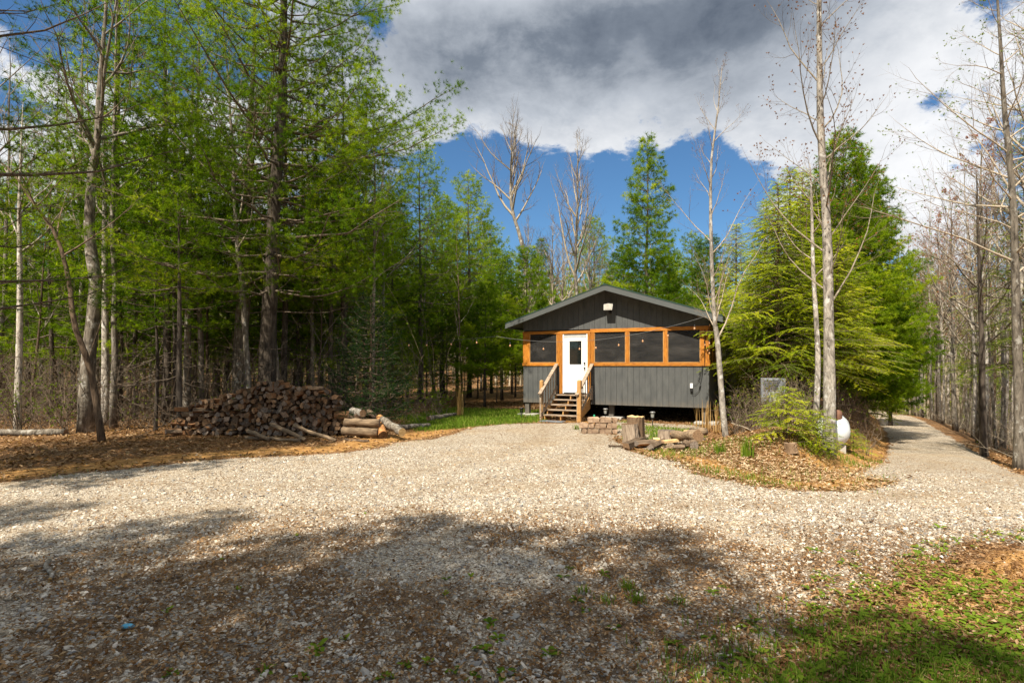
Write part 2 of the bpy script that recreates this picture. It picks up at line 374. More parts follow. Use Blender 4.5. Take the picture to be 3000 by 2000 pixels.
TRK = [[(12, 14.5), (8.3, 10.6), (4, 8.6), (-2, 8.0), (-9, 8.6), (-18, 9.5)], [(1.9, 18.5), (1.2, 14), (-.8, 10), (-5, 7.2), (-12, 5.5)]]
def tracks(x, y):
    x = np.asarray(x, float).ravel(); y = np.asarray(y, float).ravel(); best = np.full(x.shape, 9.)
    for c in TRK:
        S = _spline(np.array(c, float), 90); tn = norm(np.gradient(S, axis=0)); nn = np.stack([-tn[:, 1], tn[:, 0]], -1)
        for sd in (-.78, .78):
            Q = S+nn*sd
            for a in range(0, len(x), 20000): best[a:a+20000] = np.minimum(best[a:a+20000], np.sqrt(((x[a:a+20000, None]-Q[None, :, 0])**2+(y[a:a+20000, None]-Q[None, :, 1])**2).min(1)))
    return np.exp(-(best/.30)**2)
def ground_material():
    m, T, out = mat('ground_surface')
    tc = T.new('ShaderNodeTexCoord'); pos = tc.outputs['Object']
    A = {k: attr(T, k) for k in ('gravel', 'lawn', 'earth', 'corner', 'debris', 'track')}
    # crushed stone
    vo = T.new('ShaderNodeTexVoronoi'); T.l.new(pos, vo.inputs['Vector']); vo.inputs['Scale'].default_value = 44
    vs = T.new('ShaderNodeSeparateColor'); T.l.new(vo.outputs['Color'], vs.inputs[0])
    gcol = T.ramp(vs.outputs[0], [(0, (.20, .16, .115)), (.25, (.36, .305, .23)), (.55, (.50, .43, .33)), (.8, (.60, .525, .41)), (1, (.72, .65, .53))])
    ve = T.new('ShaderNodeTexVoronoi', feature='DISTANCE_TO_EDGE'); T.l.new(pos, ve.inputs['Vector']); ve.inputs['Scale'].default_value = 44
    gap = T.sstep(ve.outputs[0], 0.0, .09)
    gcol = T.mix(gap, (.24, .175, .115), gcol)
    n0 = T.noise(pos, .55, 6, .62); n1 = T.noise(pos, 5.0, 6, .7); n2 = T.noise(pos, 38.0, 4, .7)
    gcol = T.mix(T.m('MULTIPLY', T.sstep(n0, .46, .68), .42), gcol, (.42, .30, .17))
    gcol = T.mix(T.m('MULTIPLY', A['track'], T.m('ADD', .15, T.m('MULTIPLY', T.sstep(n1, .35, .65), .5))), gcol, (.33, .25, .16))
    fl = T.new('ShaderNodeTexVoronoi'); T.l.new(pos, fl.inputs['Vector']); fl.inputs['Scale'].default_value = 19
    fs = T.new('ShaderNodeSeparateColor'); T.l.new(fl.outputs['Color'], fs.inputs[0])
    bits = T.m('MULTIPLY', T.sstep(T.m('ADD', fs.outputs[1], T.m('MULTIPLY', n1, .5)), 1.02, 1.12), T.sstep(n2, .42, .55))
    gcol = T.mix(T.m('MULTIPLY', bits, .8), gcol, (.17, .095, .045))
    gcol = T.mix(T.m('MULTIPLY', T.m('MULTIPLY', A['debris'], T.sstep(T.m('ADD', n1, T.m('MULTIPLY', n2, .5)), .58, .82)), .92), gcol, T.ramp(n2, [(.35, (.075, .040, .020)), (.55, (.17, .10, .05)), (.75, (.30, .20, .11))]))
    # leaf litter
    lcol = T.ramp(fs.outputs[0], [(0, (.09, .045, .02)), (.35, (.21, .11, .045)), (.7, (.35, .20, .095)), (1, (.48, .33, .19))])
    lcol = T.mix(T.sstep(n2, .45, .62), lcol, (.11, .055, .024))
    big = T.noise(pos, .22, 4, .6)
    lcol = T.mix(T.m('MULTIPLY', T.sstep(big, .45, .65), .5), lcol, (.29, .135, .045))
    ecol = T.ramp(n1, [(.25, (.25, .115, .035)), (.5, (.46, .245, .08)), (.75, (.60, .37, .15))])
    ecol = T.mix(T.m('MULTIPLY', T.sstep(n2, .52, .66), .6), ecol, (.15, .075, .03))
    gr = T.ramp(n2, [(.3, (.05, .085, .014)), (.55, (.13, .20, .03)), (.75, (.27, .26, .08))])
    def edge(a, amt=.75): return T.sstep(T.m('ADD', A[a], T.m('MULTIPLY', T.m('SUBTRACT', T.m('ADD', T.m('MULTIPLY', n1, .6), T.m('MULTIPLY', n2, .4)), .5), amt*2.2)), .32, .68)
    c = T.mix(edge('earth'), lcol, ecol)
    c = T.mix(T.m('MULTIPLY', edge('lawn'), .85), c, gr)
    # worn gravel under dead leaves in the near corner and foreground
    worn = T.m('MULTIPLY', A['corner'], 1.0)
    ge = T.m('MULTIPLY', edge('gravel', .5), T.m('SUBTRACT', 1.0, T.m('MULTIPLY', worn, T.sstep(n1, .35, .6)), clamp=True))
    c = T.mix(ge, c, gcol)
    h = T.m('ADD', T.m('MULTIPLY', gap, .5), T.m('ADD', T.m('MULTIPLY', vs.outputs[1], .5), n2))
    principled(T, out, c, .95, 0, h, .9, .022, .1)
    return m
M['ground'] = ground_material()

def build_ground():
    ang = np.concatenate([np.linspace(-52, 52, 330), np.linspace(53.5, 306.5, 120)]); ang = np.radians(ang)
    rr = np.concatenate([[0.3], np.geomspace(.8, 600, 330)])
    A, R = np.meshgrid(ang, rr, indexing='ij'); X = R*np.sin(A); Y = R*np.cos(A)
    Z = ground(X, Y); na, nr = X.shape
    near = R < 16
    rng = np.random.default_rng(3); Z = Z + near*rng.normal(0, .004, Z.shape)
    g, lawn, bank, earth, corner = [k.reshape(X.shape) for k in masks(X, Y)]
    s, zr, w, ii = [k.reshape(X.shape) for k in road_rel(X, Y)]
    i = np.arange(na)[:, None]; j = np.arange(nr-1)[None, :]; k = (i+1) % na
    Q = np.stack([i*nr+j, i*nr+j+1, k*nr+j+1, k*nr+j], -1).reshape(-1, 4)
    fg = g.ravel()[Q].mean(1); fi = ii.ravel()[Q].mean(1)
    V = np.stack([X, Y, Z], -1).reshape(-1, 3)
    which = np.where(fg > .5, np.where(fi > 36, 2, 1), 0)
    for kind, name in ((0, 'forest_floor'), (1, 'gravel_drive'), (2, 'gravel_road')):
        q = Q[which == kind]; u, inv = np.unique(q, return_inverse=True)
        a = Acc(); a.add(V[u], inv.reshape(-1, 4), 0, .5, True)
        if kind == 0:
            a.add([(0, 0, V[:, 2][0])], np.zeros((0, 3), int))
        o = a.obj(name, M['ground']); o['kind'] = 'structure'
        n = len(o.data.vertices)
        for nm, arr in (('gravel', g), ('lawn', lawn), ('earth', earth), ('corner', corner), ('debris', debris(X, Y)), ('track', tracks(X, Y))):
            at_ = o.data.attributes.new(nm, 'FLOAT', 'POINT'); vals = np.zeros(n, np.float32); vals[:len(u)] = arr.ravel()[u]; at_.data.foreach_set('value', vals)
build_ground()

# ------------------------------------------------------------------ cabin
def wood_mat(name, dark, light, sc=1.0, rough=.6, knots=False):
    m, T, out = mat(name)
    tc = T.new('ShaderNodeTexCoord'); v = tc.outputs['Object']
    geo = T.new('ShaderNodeNewGeometry'); rp = geo.outputs['Random Per Island']
    def grain(s):
        mp = T.new('ShaderNodeMapping'); T.l.new(v, mp.inputs[0]); mp.inputs['Scale'].default_value = s
        cmb = T.new('ShaderNodeCombineXYZ'); T.put(cmb.inputs[0], T.m('MULTIPLY', rp, 17.0)); T.put(cmb.inputs[2], T.m('MULTIPLY', rp, 9.0))
        ad = T.new('ShaderNodeVectorMath', operation='ADD'); T.l.new(mp.outputs[0], ad.inputs[0]); T.l.new(cmb.outputs[0], ad.inputs[1])
        return T.noise(ad.outputs[0], 1.0, 5, .6, 1.6)
    a = grain((3*sc, 14*sc, 34*sc)); b = grain((34*sc, 14*sc, 3*sc))
    d = T.new('ShaderNodeAttribute', attribute_name='tint').outputs['Fac']
    n = T.mix(T.sstep(d, .4, .6), a, b)
    c = T.ramp(n, [(.32, dark), (.5, tuple((p+q)/2 for p, q in zip(dark, light))), (.68, light)])
    hs = T.new('ShaderNodeHueSaturation'); T.put(hs.inputs['Color'], c); T.put(hs.inputs['Value'], T.m('ADD', .82, T.m('MULTIPLY', rp, .36)))
    principled(T, out, hs.outputs[0], rough, 0, n, .25, .004, .3); return m
M['trim'] = wood_mat('stained_orange_wood', (.20, .058, .006), (.54, .215, .022))
M['weathered'] = wood_mat('weathered_grey_brown_wood', (.13, .09, .06), (.42, .33, .24), 1.0, .85)
M['newwood'] = wood_mat('tan_treated_wood', (.25, .12, .035), (.52, .30, .11), .8, .75)
def siding_mat():
    m, T, out = mat('charcoal_painted_plywood')
    v = objvec(T, (1, 1, .35)); n = T.noise(v, 5, 6, .65); f = T.noise(objvec(T, (60, 60, 4)), 1.0, 3, .6)
    st = T.noise(objvec(T, (3, 3, .8)), 2.2, 5, .7)
    c = T.ramp(n, [(.3, (.060, .063, .062)), (.7, (.098, .100, .095))])
    c = T.mix(T.m('MULTIPLY', T.sstep(st, .58, .75), .4), c, (.15, .145, .125))
    spz = T.new('ShaderNodeSeparateXYZ'); T.l.new(objvec(T), spz.inputs[0])
    mud = T.m('MULTIPLY', T.sstep(T.m('ADD', T.m('MULTIPLY', spz.outputs[2], -1.0), T.m('MULTIPLY', T.noise(objvec(T, (5, 5, 3)), 1.5, 6, .7), .7)), -.42, .02), .55)
    c = T.mix(mud, c, (.15, .125, .095))
    principled(T, out, c, .75, 0, T.m('ADD', f, T.m('MULTIPLY', n, .5)), .22, .004, .25); return m
M['siding'] = siding_mat()
def wall_dark():
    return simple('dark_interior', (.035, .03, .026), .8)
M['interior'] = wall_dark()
M['roof'] = simple('dark_green_roof_metal', (.028, .058, .044), .42, .25, .12, 4, .05)
M['fascia'] = simple('charcoal_metal_trim', (.085, .092, .088), .5, .1, .1, 3, .05)
M['white'] = simple('white_paint', (.80, .80, .78), .45, 0, .03, 3, .03)
M['grey_white'] = simple('off_white_plastic', (.34, .32, .28), .5, 0, .06)
M['black'] = simple('black_plastic', (.012, .012, .012), .45, 0, .2)
M['steel'] = simple('dark_bronze_hardware', (.05, .04, .03), .35, .8, .1)
M['concrete'] = simple('grey_concrete', (.36, .34, .30), .95, 0, .18, 12, .4)
def glass_mat():
    m, T, out = mat('dark_window_glass')
    b = principled(T, out, (.015, .018, .016), .04, 0, None, spec=.8)
    tr = T.new('ShaderNodeBsdfTransparent'); mx = T.new('ShaderNodeMixShader'); mx.inputs[0].default_value = .62
    T.l.new(tr.outputs[0], mx.inputs[1]); T.l.new(b.outputs[0], mx.inputs[2]); T.l.new(mx.outputs[0], out.inputs[0]); return m
M['glass'] = glass_mat()
def screen_mat():
    m, T, out = mat('insect_screen')
    n = T.noise(objvec(T, (.6, 1, 2.2)), 1.6, 4, .6)
    c = T.ramp(n, [(.38, (.008, .0075, .007)), (.52, (.02, .018, .016)), (.72, (.055, .05, .045))])  # uneven reflection painted into the screen colour as soft mottling
    b = T.new('ShaderNodeBsdfPrincipled'); T.put(b.inputs['Base Color'], c); b.inputs['Roughness'].default_value = .55
    tr = T.new('ShaderNodeBsdfTransparent'); mx = T.new('ShaderNodeMixShader'); mx.inputs[0].default_value = .60
    T.l.new(tr.outputs[0], mx.inputs[1]); T.l.new(b.outputs[0], mx.inputs[2]); T.l.new(mx.outputs[0], out.inputs[0]); return m
M['screen'] = screen_mat()
def bulb_mat():
    m, T, out = mat('amber_glass_bulb')
    principled(T, out, (.55, .30, .15), .15, 0, None, spec=.9); return m
M['bulb'] = bulb_mat()

HA = rad(26); CA, SA = math.cos(HA), math.sin(HA)
LX, LY = .435, 21.845; HW, HL = 6.79, 11.0
ROOT = (LX, LY, 0.0)
def loc2w(u, v, z): return (LX+u*CA+v*SA, LY-u*SA+v*CA, z)
def upx(px):            # wall parameter seen at a picture column
    k = (px-1500)/F; return (LY*k-LX)/(CA+SA*k)

cabin = thing('cabin', 'small charcoal grey cabin on piers with orange framed screened porch and white door', 'cabin', ROOT, -HA)
ZB, ZS0, ZS1, ZT0, ZT1, ZF = .49, 1.885, 1.995, 3.095, 3.215, .87
APX, APZ, EVX, EVZ = HW/2, 4.74, .49, 3.50
SL = (APZ-EVZ)/(APX+EVX)
def roof_under(u): return APZ-.16-SL*abs(u-APX)
def siding(acc, u0, u1, zb, zt, y=0.0, groove=.203):
    us = [u0]; k = math.ceil(u0/groove+1e-6)*groove
    while k < u1-.02: us.append(k); k += groove
    us.append(u1)
    for a, b in zip(us[:-1], us[1:]):
        a2, b2 = a+.005, b-.005
        tops = [(b2, zt(b2)), (a2, zt(a2))]
        if a2 < APX < b2: tops = [(b2, zt(b2)), (APX, zt(APX)), (a2, zt(a2))]
        acc.prism([(a2, zb), (b2, zb)]+tops, y, y+.02)
    if u0 < APX < u1: top = [(u1, zt(u1)-.01), (APX, zt(APX)-.01), (u0, zt(u0)-.01)]
    else: top = [(u1, zt(u1)-.01), (u0, zt(u0)-.01)]
    acc.prism([(u0+.002, zb+.004), (u1-.002, zb+.004)]+top, y+.0195, y+.05)

DL, DR = 1.62, 2.585
a = Acc()
siding(a, 0, DL-.13, ZB, lambda u: ZS0); siding(a, DR+.13, HW, ZB, lambda u: ZS0)
siding(a, 0.0, HW, ZT1, lambda u: roof_under(u)+.02)
a.obj('front_wall', M['siding'], cabin)
a = Acc()     # right side wall: low siding under the screens, then full height
for k in range(54):
    y0 = .06+k*.2; zt = ZS0 if y0 < 2.7 else 3.45
    a.box((HW-.02, y0+.004, ZB), (HW, y0+.196, zt))
a.box((HW-.045, .05, ZB), (HW-.0205, HL-.05, ZS0)); a.box((HW-.045, 2.85, ZS0), (HW-.0205, HL-.05, 3.44))
a.box((HW-.02, .06, ZT1), (HW, 2.85, 3.46))
a.box((HW+.001, 3.4, .62), (HW+.03, HL-.2, .80))
a.obj('side_wall', M['siding'], cabin)
a = Acc()
a.box((0, .06, ZB), (.03, HL-.04, 3.46)); a.box((.0, HL-.03, ZB), (HW, HL, 3.46))
a.prism([(0, 3.46), (HW, 3.46), (APX, roof_under(APX))], HL-.03, HL)
a.obj('rear_wall', M['siding'], cabin)
a = Acc()
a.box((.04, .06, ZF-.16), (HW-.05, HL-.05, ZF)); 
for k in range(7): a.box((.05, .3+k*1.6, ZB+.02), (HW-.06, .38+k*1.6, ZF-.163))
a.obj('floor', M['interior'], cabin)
a = Acc()
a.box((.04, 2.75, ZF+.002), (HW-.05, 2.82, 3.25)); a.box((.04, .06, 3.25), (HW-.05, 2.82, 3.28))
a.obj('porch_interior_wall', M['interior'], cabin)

# orange stained trim: tint 0 = grain runs across, 1 = grain runs up
a = Acc()
def hb(u0, u1, z0, z1, y=-.035): a.box((u0, y, z0), (u1, .0195 if y < 0 else y+.03, z1), 0, 0.0)
def vb(u0, u1, z0, z1, y=-.030): a.box((u0, y, z0), (u1, .045, z1), 0, 1.0)
hb(-.02, DL-.10, ZT0-.02, ZT1-.035); hb(DL-.099, DR+.10, ZT0-.03, ZT1-.045, -.038); hb(DR+.101, HW+.02, ZT0, ZT1)
hb(-.02, DL-.13, ZS0, ZS1); hb(DR+.145, HW+.02, ZS0, ZS1)
vb(.0, .13, ZS1, ZT0-.02); vb(.135, .27, ZS1, ZT0-.02, -.024)
vb(DL-.235, DL-.125, ZS1, ZT0-.02); vb(DL-.12, DL-.002, ZF-.02, ZT0-.03, -.041)
vb(DR+.002, DR+.12, ZF-.02, ZT0-.03, -.041); vb(DR+.125, DR+.25, ZS1, ZT0)
WIN = [(.27, DL-.235)]
edges = [upx(1744), upx(1833), upx(1843.5), upx(1944.5), upx(1956), upx(2052)]
WIN += [(DR+.25, edges[1]), (edges[2], edges[3]), (edges[4], edges[5])]
vb(edges[1], edges[2], ZS1, ZT0); vb(edges[3], edges[4], ZS1, ZT0)
vb(edges[5], edges[5]+.13, ZS1, ZT0); vb(edges[5]+.16, HW+.0, ZS1, ZT0)
a.box((HW+.001, -.033, ZS0+.001), (HW+.035, 2.84, ZS1-.002), 0, 0.0); a.box((HW+.001, -.033, ZT0+.001), (HW+.035, 2.84, ZT1-.002), 0, 0.0)
for y in (0.0, .9, 1.8, 2.7): a.box((HW-.06, y+.047, ZS1), (HW+.022, y+.13, ZT0), 0, 1.0)
a.obj('porch_frame', M['trim'], cabin)
for (u0, u1) in WIN:
    s_ = Acc(); s_.box((u0+.001, .012, ZS1+.001), (u1-.001, .016, ZT0-.021 if u0 < 1 else ZT0-.001))
    so = s_.obj('window_screen', M['screen'], cabin)
    f = Acc(); t = .022; zt = ZT0-.021 if u0 < 1 else ZT0-.002
    f.box((u0+.001, -.012, ZS1+.001), (u1-.001, .010, ZS1+t), 0, 0); f.box((u0+.001, -.011, ZS1+t), (u0+t, .010, zt), 0, 1)
    f.box((u1-t, -.011, ZS1+t), (u1-.001, .010, zt), 0, 1)
    f.obj('screen_batten', M['newwood'], so)
for y in (0.13, 1.03, 1.93):
    s_ = Acc(); s_.box((HW-.03, y+.001, ZS1+.001), (HW-.026, y+.769, ZT0-.001)); s_.obj('side_screen', M['screen'], cabin)

# door
a = Acc(); a.box((DL+.001, -.02, ZF+.001), (DL+.045, .05, ZT0-.031)); a.box((DR-.045, -.02, ZF+.001), (DR-.001, .05, ZT0-.031))
a.obj('door_frame', M['white'], cabin)
a = Acc(); a.box((DL+.046, .0, 2.925), (DR-.046, .03, ZT0-.032)); a.obj('transom_panel', simple('grey_white_panel', (.42, .42, .40), .6), cabin)
a = Acc(); x0, x1, z0, z1 = DL+.05, DR-.05, ZF+.03, 2.92
gx0, gx1, gz0, gz1 = x0+.21, x1-.19, 1.93, 2.80
a.box((x0, .01, z0), (gx0-.05, .055, z1)); a.box((gx1+.05, .01, z0), (x1, .055, z1)); a.box((gx0-.05, .01, z0), (gx1+.05, .055, gz0-.05)); a.box((gx0-.05, .01, gz1+.05), (gx1+.05, .055, z1))
a.box((gx0-.06, -.004, gz0-.06), (gx0, .0095, gz1+.06)); a.box((gx1, -.004, gz0-.06), (gx1+.06, .0095, gz1+.06)); a.box((gx0, -.004, gz0-.06), (gx1, .0095, gz0)); a.box((gx0, -.004, gz1), (gx1, .0095, gz1+.06))
for px0, px1 in ((x0+.12, x0+.38), (x1-.38, x1-.12)):          # two pressed panels
    for zz in ((1.05, 1.72),):
        a.box((px0, .003, zz[0]), (px1, .0097, zz[0]+.018)); a.box((px0, .003, zz[1]-.018), (px1, .0097, zz[1])); a.box((px0, .003, zz[0]+.018), (px0+.016, .0097, zz[1]-.018)); a.box((px1-.016, .003, zz[0]+.018), (px1, .0097, zz[1]-.018))
        a.box((px0+.05, .005, zz[0]+.06), (px1-.05, .0097, zz[1]-.06))
door = a.obj('door', M['white'], cabin)
a = Acc(); a.box((gx0+.001, .02, gz0+.001), (gx1-.001, .028, gz1-.001)); a.obj('door_glass', M['glass'], door)
for zz, nm in ((1.98, 'deadbolt'), (1.80, 'door_knob')):
    a = Acc(); 
    for r, y in ((.036, .009), (.014, -.03), (.030, -.045)): a.tube([(x1-.07, y, zz), (x1-.07, y-.016, zz)], [r, r*.9], 12, 0, .5, True)
    a.obj(nm, M['steel'], door)
a = Acc(); a.box((DL-.0, -.06, ZF-.03), (DR, .05, ZF)); a.obj('door_sill', M['steel'], cabin)

# roof
ov, bk = -.56, HL+.35
def slab(acc, s, z_off, th, y0, y1, x_in=0.0, x_out=0.0):
    e = APX+s*(APX+EVX-x_out); i = APX+s*x_in
    zi = APZ+z_off-SL*x_in; ze = APZ+z_off-SL*(APX+EVX-x_out)
    acc.prism([(i, zi), (e, ze), (e, ze-th), (i, zi-th)][::(-1 if s > 0 else 1)], y0, y1)
a = Acc()
for s in (-1, 1):
    slab(a, s, 0, .035, ov-.02, bk)
    for k in range(38):
        y = ov+.15+k*.3
        slab(a, s, .018, .0175, y, y+.03, .1, .02)
a.prism([(APX-.16, APZ-.045), (APX+.16, APZ-.045), (APX, APZ+.022)], ov-.03, bk+.01)
roof = a.obj('roof', M['roof'], cabin)
a = Acc()
for s in (-1, 1): slab(a, s, -.037, .165, ov-.012, ov+.02, 0, .0); slab(a, s, -.17, .05, ov-.03, ov-.0125, 0, .0)
for s in (-1, 1):
    x = APX+s*(APX+EVX); a.box((min(x, x-s*.03), ov+.021, EVZ-.20), (max(x, x-s*.03), bk, EVZ-.037))
a.obj('rake_trim', M['fascia'], roof)
a = Acc()
for s in (-1, 1): slab(a, s, -.12, .02, ov+.021, bk-.01, 0, .032)
a.obj('soffit', M['siding'], roof)
a = Acc(); a.tube([(1.75, 2.2, 3.85), (1.75, 2.2, 4.62)], .022, 8); a.lathe([(0, .15), (.05, .145), (.075, .10), (.08, .03), (.06, 0), (0, 0)], (1.75, 2.2, 4.60), 12)
a.obj('roof_vent', M['grey_white'], roof)

# floodlight under the gable
a = Acc(); fz = 3.95; fu = APX+.04
a.faces([(fu-.15, -.34, fz-.10), (fu+.15, -.34, fz-.10), (fu+.17, -.27, fz+.14), (fu-.17, -.27, fz+.14), (fu-.10, -.20, fz-.10), (fu+.10, -.20, fz-.10), (fu+.11, -.16, fz+.11), (fu-.11, -.16, fz+.11)],
        [(0, 1, 2, 3), (7, 6, 5, 4), (0, 4, 5, 1), (1, 5, 6, 2), (2, 6, 7, 3), (3, 7, 4, 0)])
fl = a.obj('floodlight', M['grey_white'], cabin)
a = Acc(); a.faces([(fu-.125, -.3435, fz-.075), (fu+.125, -.3435, fz-.075), (fu+.145, -.2815, fz+.118), (fu-.145, -.2815, fz+.118)], [(0, 1, 2, 3)]); a.obj('floodlight_lens', simple('frosted_lamp_glass', (.30, .28, .23), .3), fl)
a = Acc(); a.tube([(fu, -.24, fz-.09), (fu, -.22, fz-.18), (fu, -.10, fz-.17), (fu, -.002, fz-.16)], .02, 8); a.lathe([(0, .05), (.04, .05), (.055, .0), (.04, -.05), (0, -.05)], (fu, -.045, fz-.16), 10)
a.obj('floodlight_bracket', M['black'], fl)

# wall outlet with plug, adapter and drooping lead
ou = upx(2026)
a = Acc(); a.box((ou-.045, -.014, 1.16-.02), (ou+.045, -.001, 1.30), 0, .5, .004); ol = a.obj('outlet_plate', M['white'], cabin)
a = Acc(); a.box((ou-.04, -.075, 1.03), (ou+.045, -.0145, 1.145), 0, .5, .006); a.obj('plug_adapter', M['black'], ol)
a = Acc(); up_ = upx(2058)
a.tube([(ou, -.045, 1.035), (ou+.03, -.05, .94), (ou+.10, -.045, .93), (ou+.22, -.04, 1.02), (up_-.09, -.04, 1.12), (up_-.05, -.035, 1.35), (up_+.0, -.04, 1.6), (up_+.02, -.045, 1.9)], .007, 6)
a.tube([(ou+.02, -.04, 1.23), (ou+.16, -.04, 1.28), (up_-.09, -.04, 1.42), (up_-.02, -.05, 1.75), (up_, -.045, 1.9)], .005, 6)
a.tube([(up_-.085, -.04, 1.13), (up_-.06, -.04, 1.27)], .018, 8, caps=True)
a.obj('wall_lead', M['black'], ol)

# piers: painted posts standing on concrete pads
for u, y in ((.13, .14), (3.38, .35), (HW-.15, .2), (.2, 5.4), (3.4, 5.4), (HW-.2, 5.4), (.2, 10.4), (3.4, 10.4), (HW-.2, 10.4)):
    w = loc2w(u, y, 0); g = gz(w[0], w[1])
    a = Acc(); a.box((u-.085, y-.085, g+.09), (u+.085, y+.085, ZB-.002)); a.obj('pier_post', M['siding'], cabin)
    a = Acc(); hw = .33 if y < 1 else .22
    a.box((u-hw, y-.28, g-.1), (u-.012, y+.25, g+.085), 0, .5, .015); a.box((u+.012, y-.30, g-.1), (u+hw+.1, y+.25, g+.09), 0, .5, .015); a.obj('pier_pad', M['concrete'], cabin)

# side window far back on the right
a = Acc(); a.box((HW+.001, 4.0, 1.5), (HW+.04, 4.9, 1.56)); a.box((HW+.001, 4.0, 2.7), (HW+.04, 4.9, 2.76)); a.box((HW+.001, 4.0, 1.56), (HW+.04, 4.07, 2.7)); a.box((HW+.001, 4.83, 1.56), (HW+.04, 4.9, 2.7))
w_ = a.obj('side_window_frame', M['white'], cabin); a = Acc(); a.box((HW+.002, 4.07, 1.56), (HW+.02, 4.83, 2.7)); a.obj('side_window_glass', M['glass'], w_)

# ------------------------------------------------------------------ porch steps
steps = thing('porch_steps', 'weathered wooden steps with handrails leading up to the white cabin door', 'steps', ROOT, -HA)
SB = gz(*loc2w(2, -1.3, 0)[:2])
tr = [(.17+.166*i, -1.30+.255*i) for i in range(5)]
for z, y in tr:
    a = Acc(); a.box((1.36, y, z-.035), (2.66, y+.135, z), 0, 0.0); a.box((1.36, y+.142, z-.034), (2.66, y+.275, z-.001), 0, 0.0)
    a.obj('tread', M['weathered'], steps)
a = Acc(); a.box((1.34, -.20, .834-.03), (2.70, -.062, .833), 0, 0.0); a.obj('landing_board', M['weathered'], steps)
def stringer(u):
    P = [(-1.36, SB), (-1.30, SB)]
    a = Acc(); pts = [(-1.27, SB-.02)]
    for z, y in tr: pts += [(y+.015, z-.037), (y+.255, z-.037)]
    pts += [(-.065, .80), (-.065, .45), (-.95, SB-.02)]
    # (y,z) outline pushed across u: build directly
    n = len(pts); V = [(u, y, z) for y, z in pts]+[(u+.04, y, z) for y, z in pts]
    a.faces(V, [tuple(range(n)), tuple(range(2*n-1, n-1, -1))]+[((i+1) % n, i, n+i, n+(i+1) % n) for i in range(n)])
    a.obj('stringer', M['newwood'], steps)
for u in (1.40, 2.0, 2.60): stringer(u)
a = Acc(); a.faces([(2.668, -1.28, SB), (2.668, -.062, .34), (2.668, -.062, .80), (2.668, -1.32, .15), (2.70, -1.28, SB), (2.70, -.062, .34), (2.70, -.062, .80), (2.70, -1.32, .15)], [(0, 1, 2, 3), (7, 6, 5, 4), (0, 4, 5, 1), (1, 5, 6, 2), (2, 6, 7, 3), (3, 7, 4, 0)], 0, 0); a.obj('skirt_board', M['newwood'], steps)
def post(u, y, top, w=.092):
    a = Acc(); h = w/2
    V = []
    for z, k in ((SB-.08, h), (top-.035, h), (top, h-.03)): V += [(u-k, y-k, z), (u+k, y-k, z), (u+k, y+k, z), (u-k, y+k, z)]
    a.faces(V, [(3, 2, 1, 0)]+[(4*r+i, 4*r+(i+1) % 4, 4*r+4+(i+1) % 4, 4*r+4+i) for r in range(2) for i in range(4)]+[(8, 9, 10, 11)], 0, 1.0)
    a.obj('newel_post', M['newwood'], steps)
post(1.265, -1.18, 1.38, .11); post(2.755, -1.40, 1.41, .13)
for u, s in ((1.33, 1), (2.70, -1)):
    a = Acc(); a.bar((u, -1.52, .90), (u+.06, -.03, 1.95), .13, .04, 0, 0); a.bar((u, -1.50, .84), (u+.06, -.03, 1.885), .04, .085, 0, 0); a.obj('handrail', M['weathered'], steps)
    a = Acc(); a.bar((u, -1.45, .07), (u+.05, -.03, 1.08), .04, .09, 0, 0); a.obj('lower_rail', M['weathered'], steps)
    a = Acc(); a.bar((u, -1.43, SB), (u, -1.43, .9), .06, .04, 0, 1, (0, 1, 0)); a.obj('rail_support', M['weathered'], steps)
    a = Acc(); a.bar((u+.05, -.045, .66), (u+.05, -.045, 1.16), .07, .07, 0, 1, (0, 1, 0)); a.obj('rail_support', M['weathered'], steps)
    for k in range(6):
        t = (k+.7)/6.3; y = -1.45+t*1.4
        a = Acc(); a.bar((u+.05*t+.03*s, y, .07+1.01*t), (u+.05*t+.03*s, y, .84+1.03*t), .032, .032, 0, 1, (0, 1, 0)); a.obj('baluster', M['weathered'], steps)
a = Acc(); w = loc2w(1.9, -1.75, 0); g = gz(*w[:2]); a.box((-.42, -.2, 0), (.42, .2, .03), 0, .5, .01)
mat_ = a.obj('doormat', simple('slate_grey_mat', (.12, .13, .14), .9), None); mat_.location = (w[0], w[1], g+.004); mat_.rotation_euler = (0, 0, -HA)
tag(mat_, 'flat slate grey mat on the gravel at the foot of the porch steps', 'mat')

# ------------------------------------------------------------------ firewood
M['split_face'] = wood_mat('split_firewood', (.09, .042, .018), (.29, .15, .065), .9, .9)
def end_mat():
    m, T, out = mat('cut_log_ends'); v = objvec(T, (26, 5, 26)); n = T.noise(v, 1.2, 6, .65)
    c = T.ramp(n, [(.3, (.13, .075, .04)), (.55, (.27, .165, .09)), (.75, (.40, .27, .16))])
    c = T.mix(T.m('MULTIPLY', T.sstep(rnd(T), .25, .9), .75), c, T.mix(T.sstep(n, .35, .65), (.12, .105, .09), (.30, .27, .235)))
    hs = T.new('ShaderNodeHueSaturation'); T.put(hs.inputs['Color'], c); T.put(hs.inputs['Value'], T.m('ADD', .38, T.m('MULTIPLY', T.m('FRACT', T.m('MULTIPLY', rnd(T), 7.3)), .75)))
    principled(T, out, hs.outputs[0], .9, 0, n, .5, .01, .15); return m
M['log_end'] = end_mat()
M['log_bark'] = bark('log_bark', (.05, .034, .022), (.22, .155, .10), (14, 3, 14))
M['grey_wood'] = wood_mat('grey_dead_wood', (.085, .055, .032), (.30, .215, .13), .7, .9)
M['rot_wood'] = wood_mat('orange_rotten_wood', (.22, .09, .03), (.52, .27, .10), .6, .9)
M['pale_wood'] = wood_mat('pale_split_wood', (.42, .26, .10), (.72, .52, .26), .6, .9)

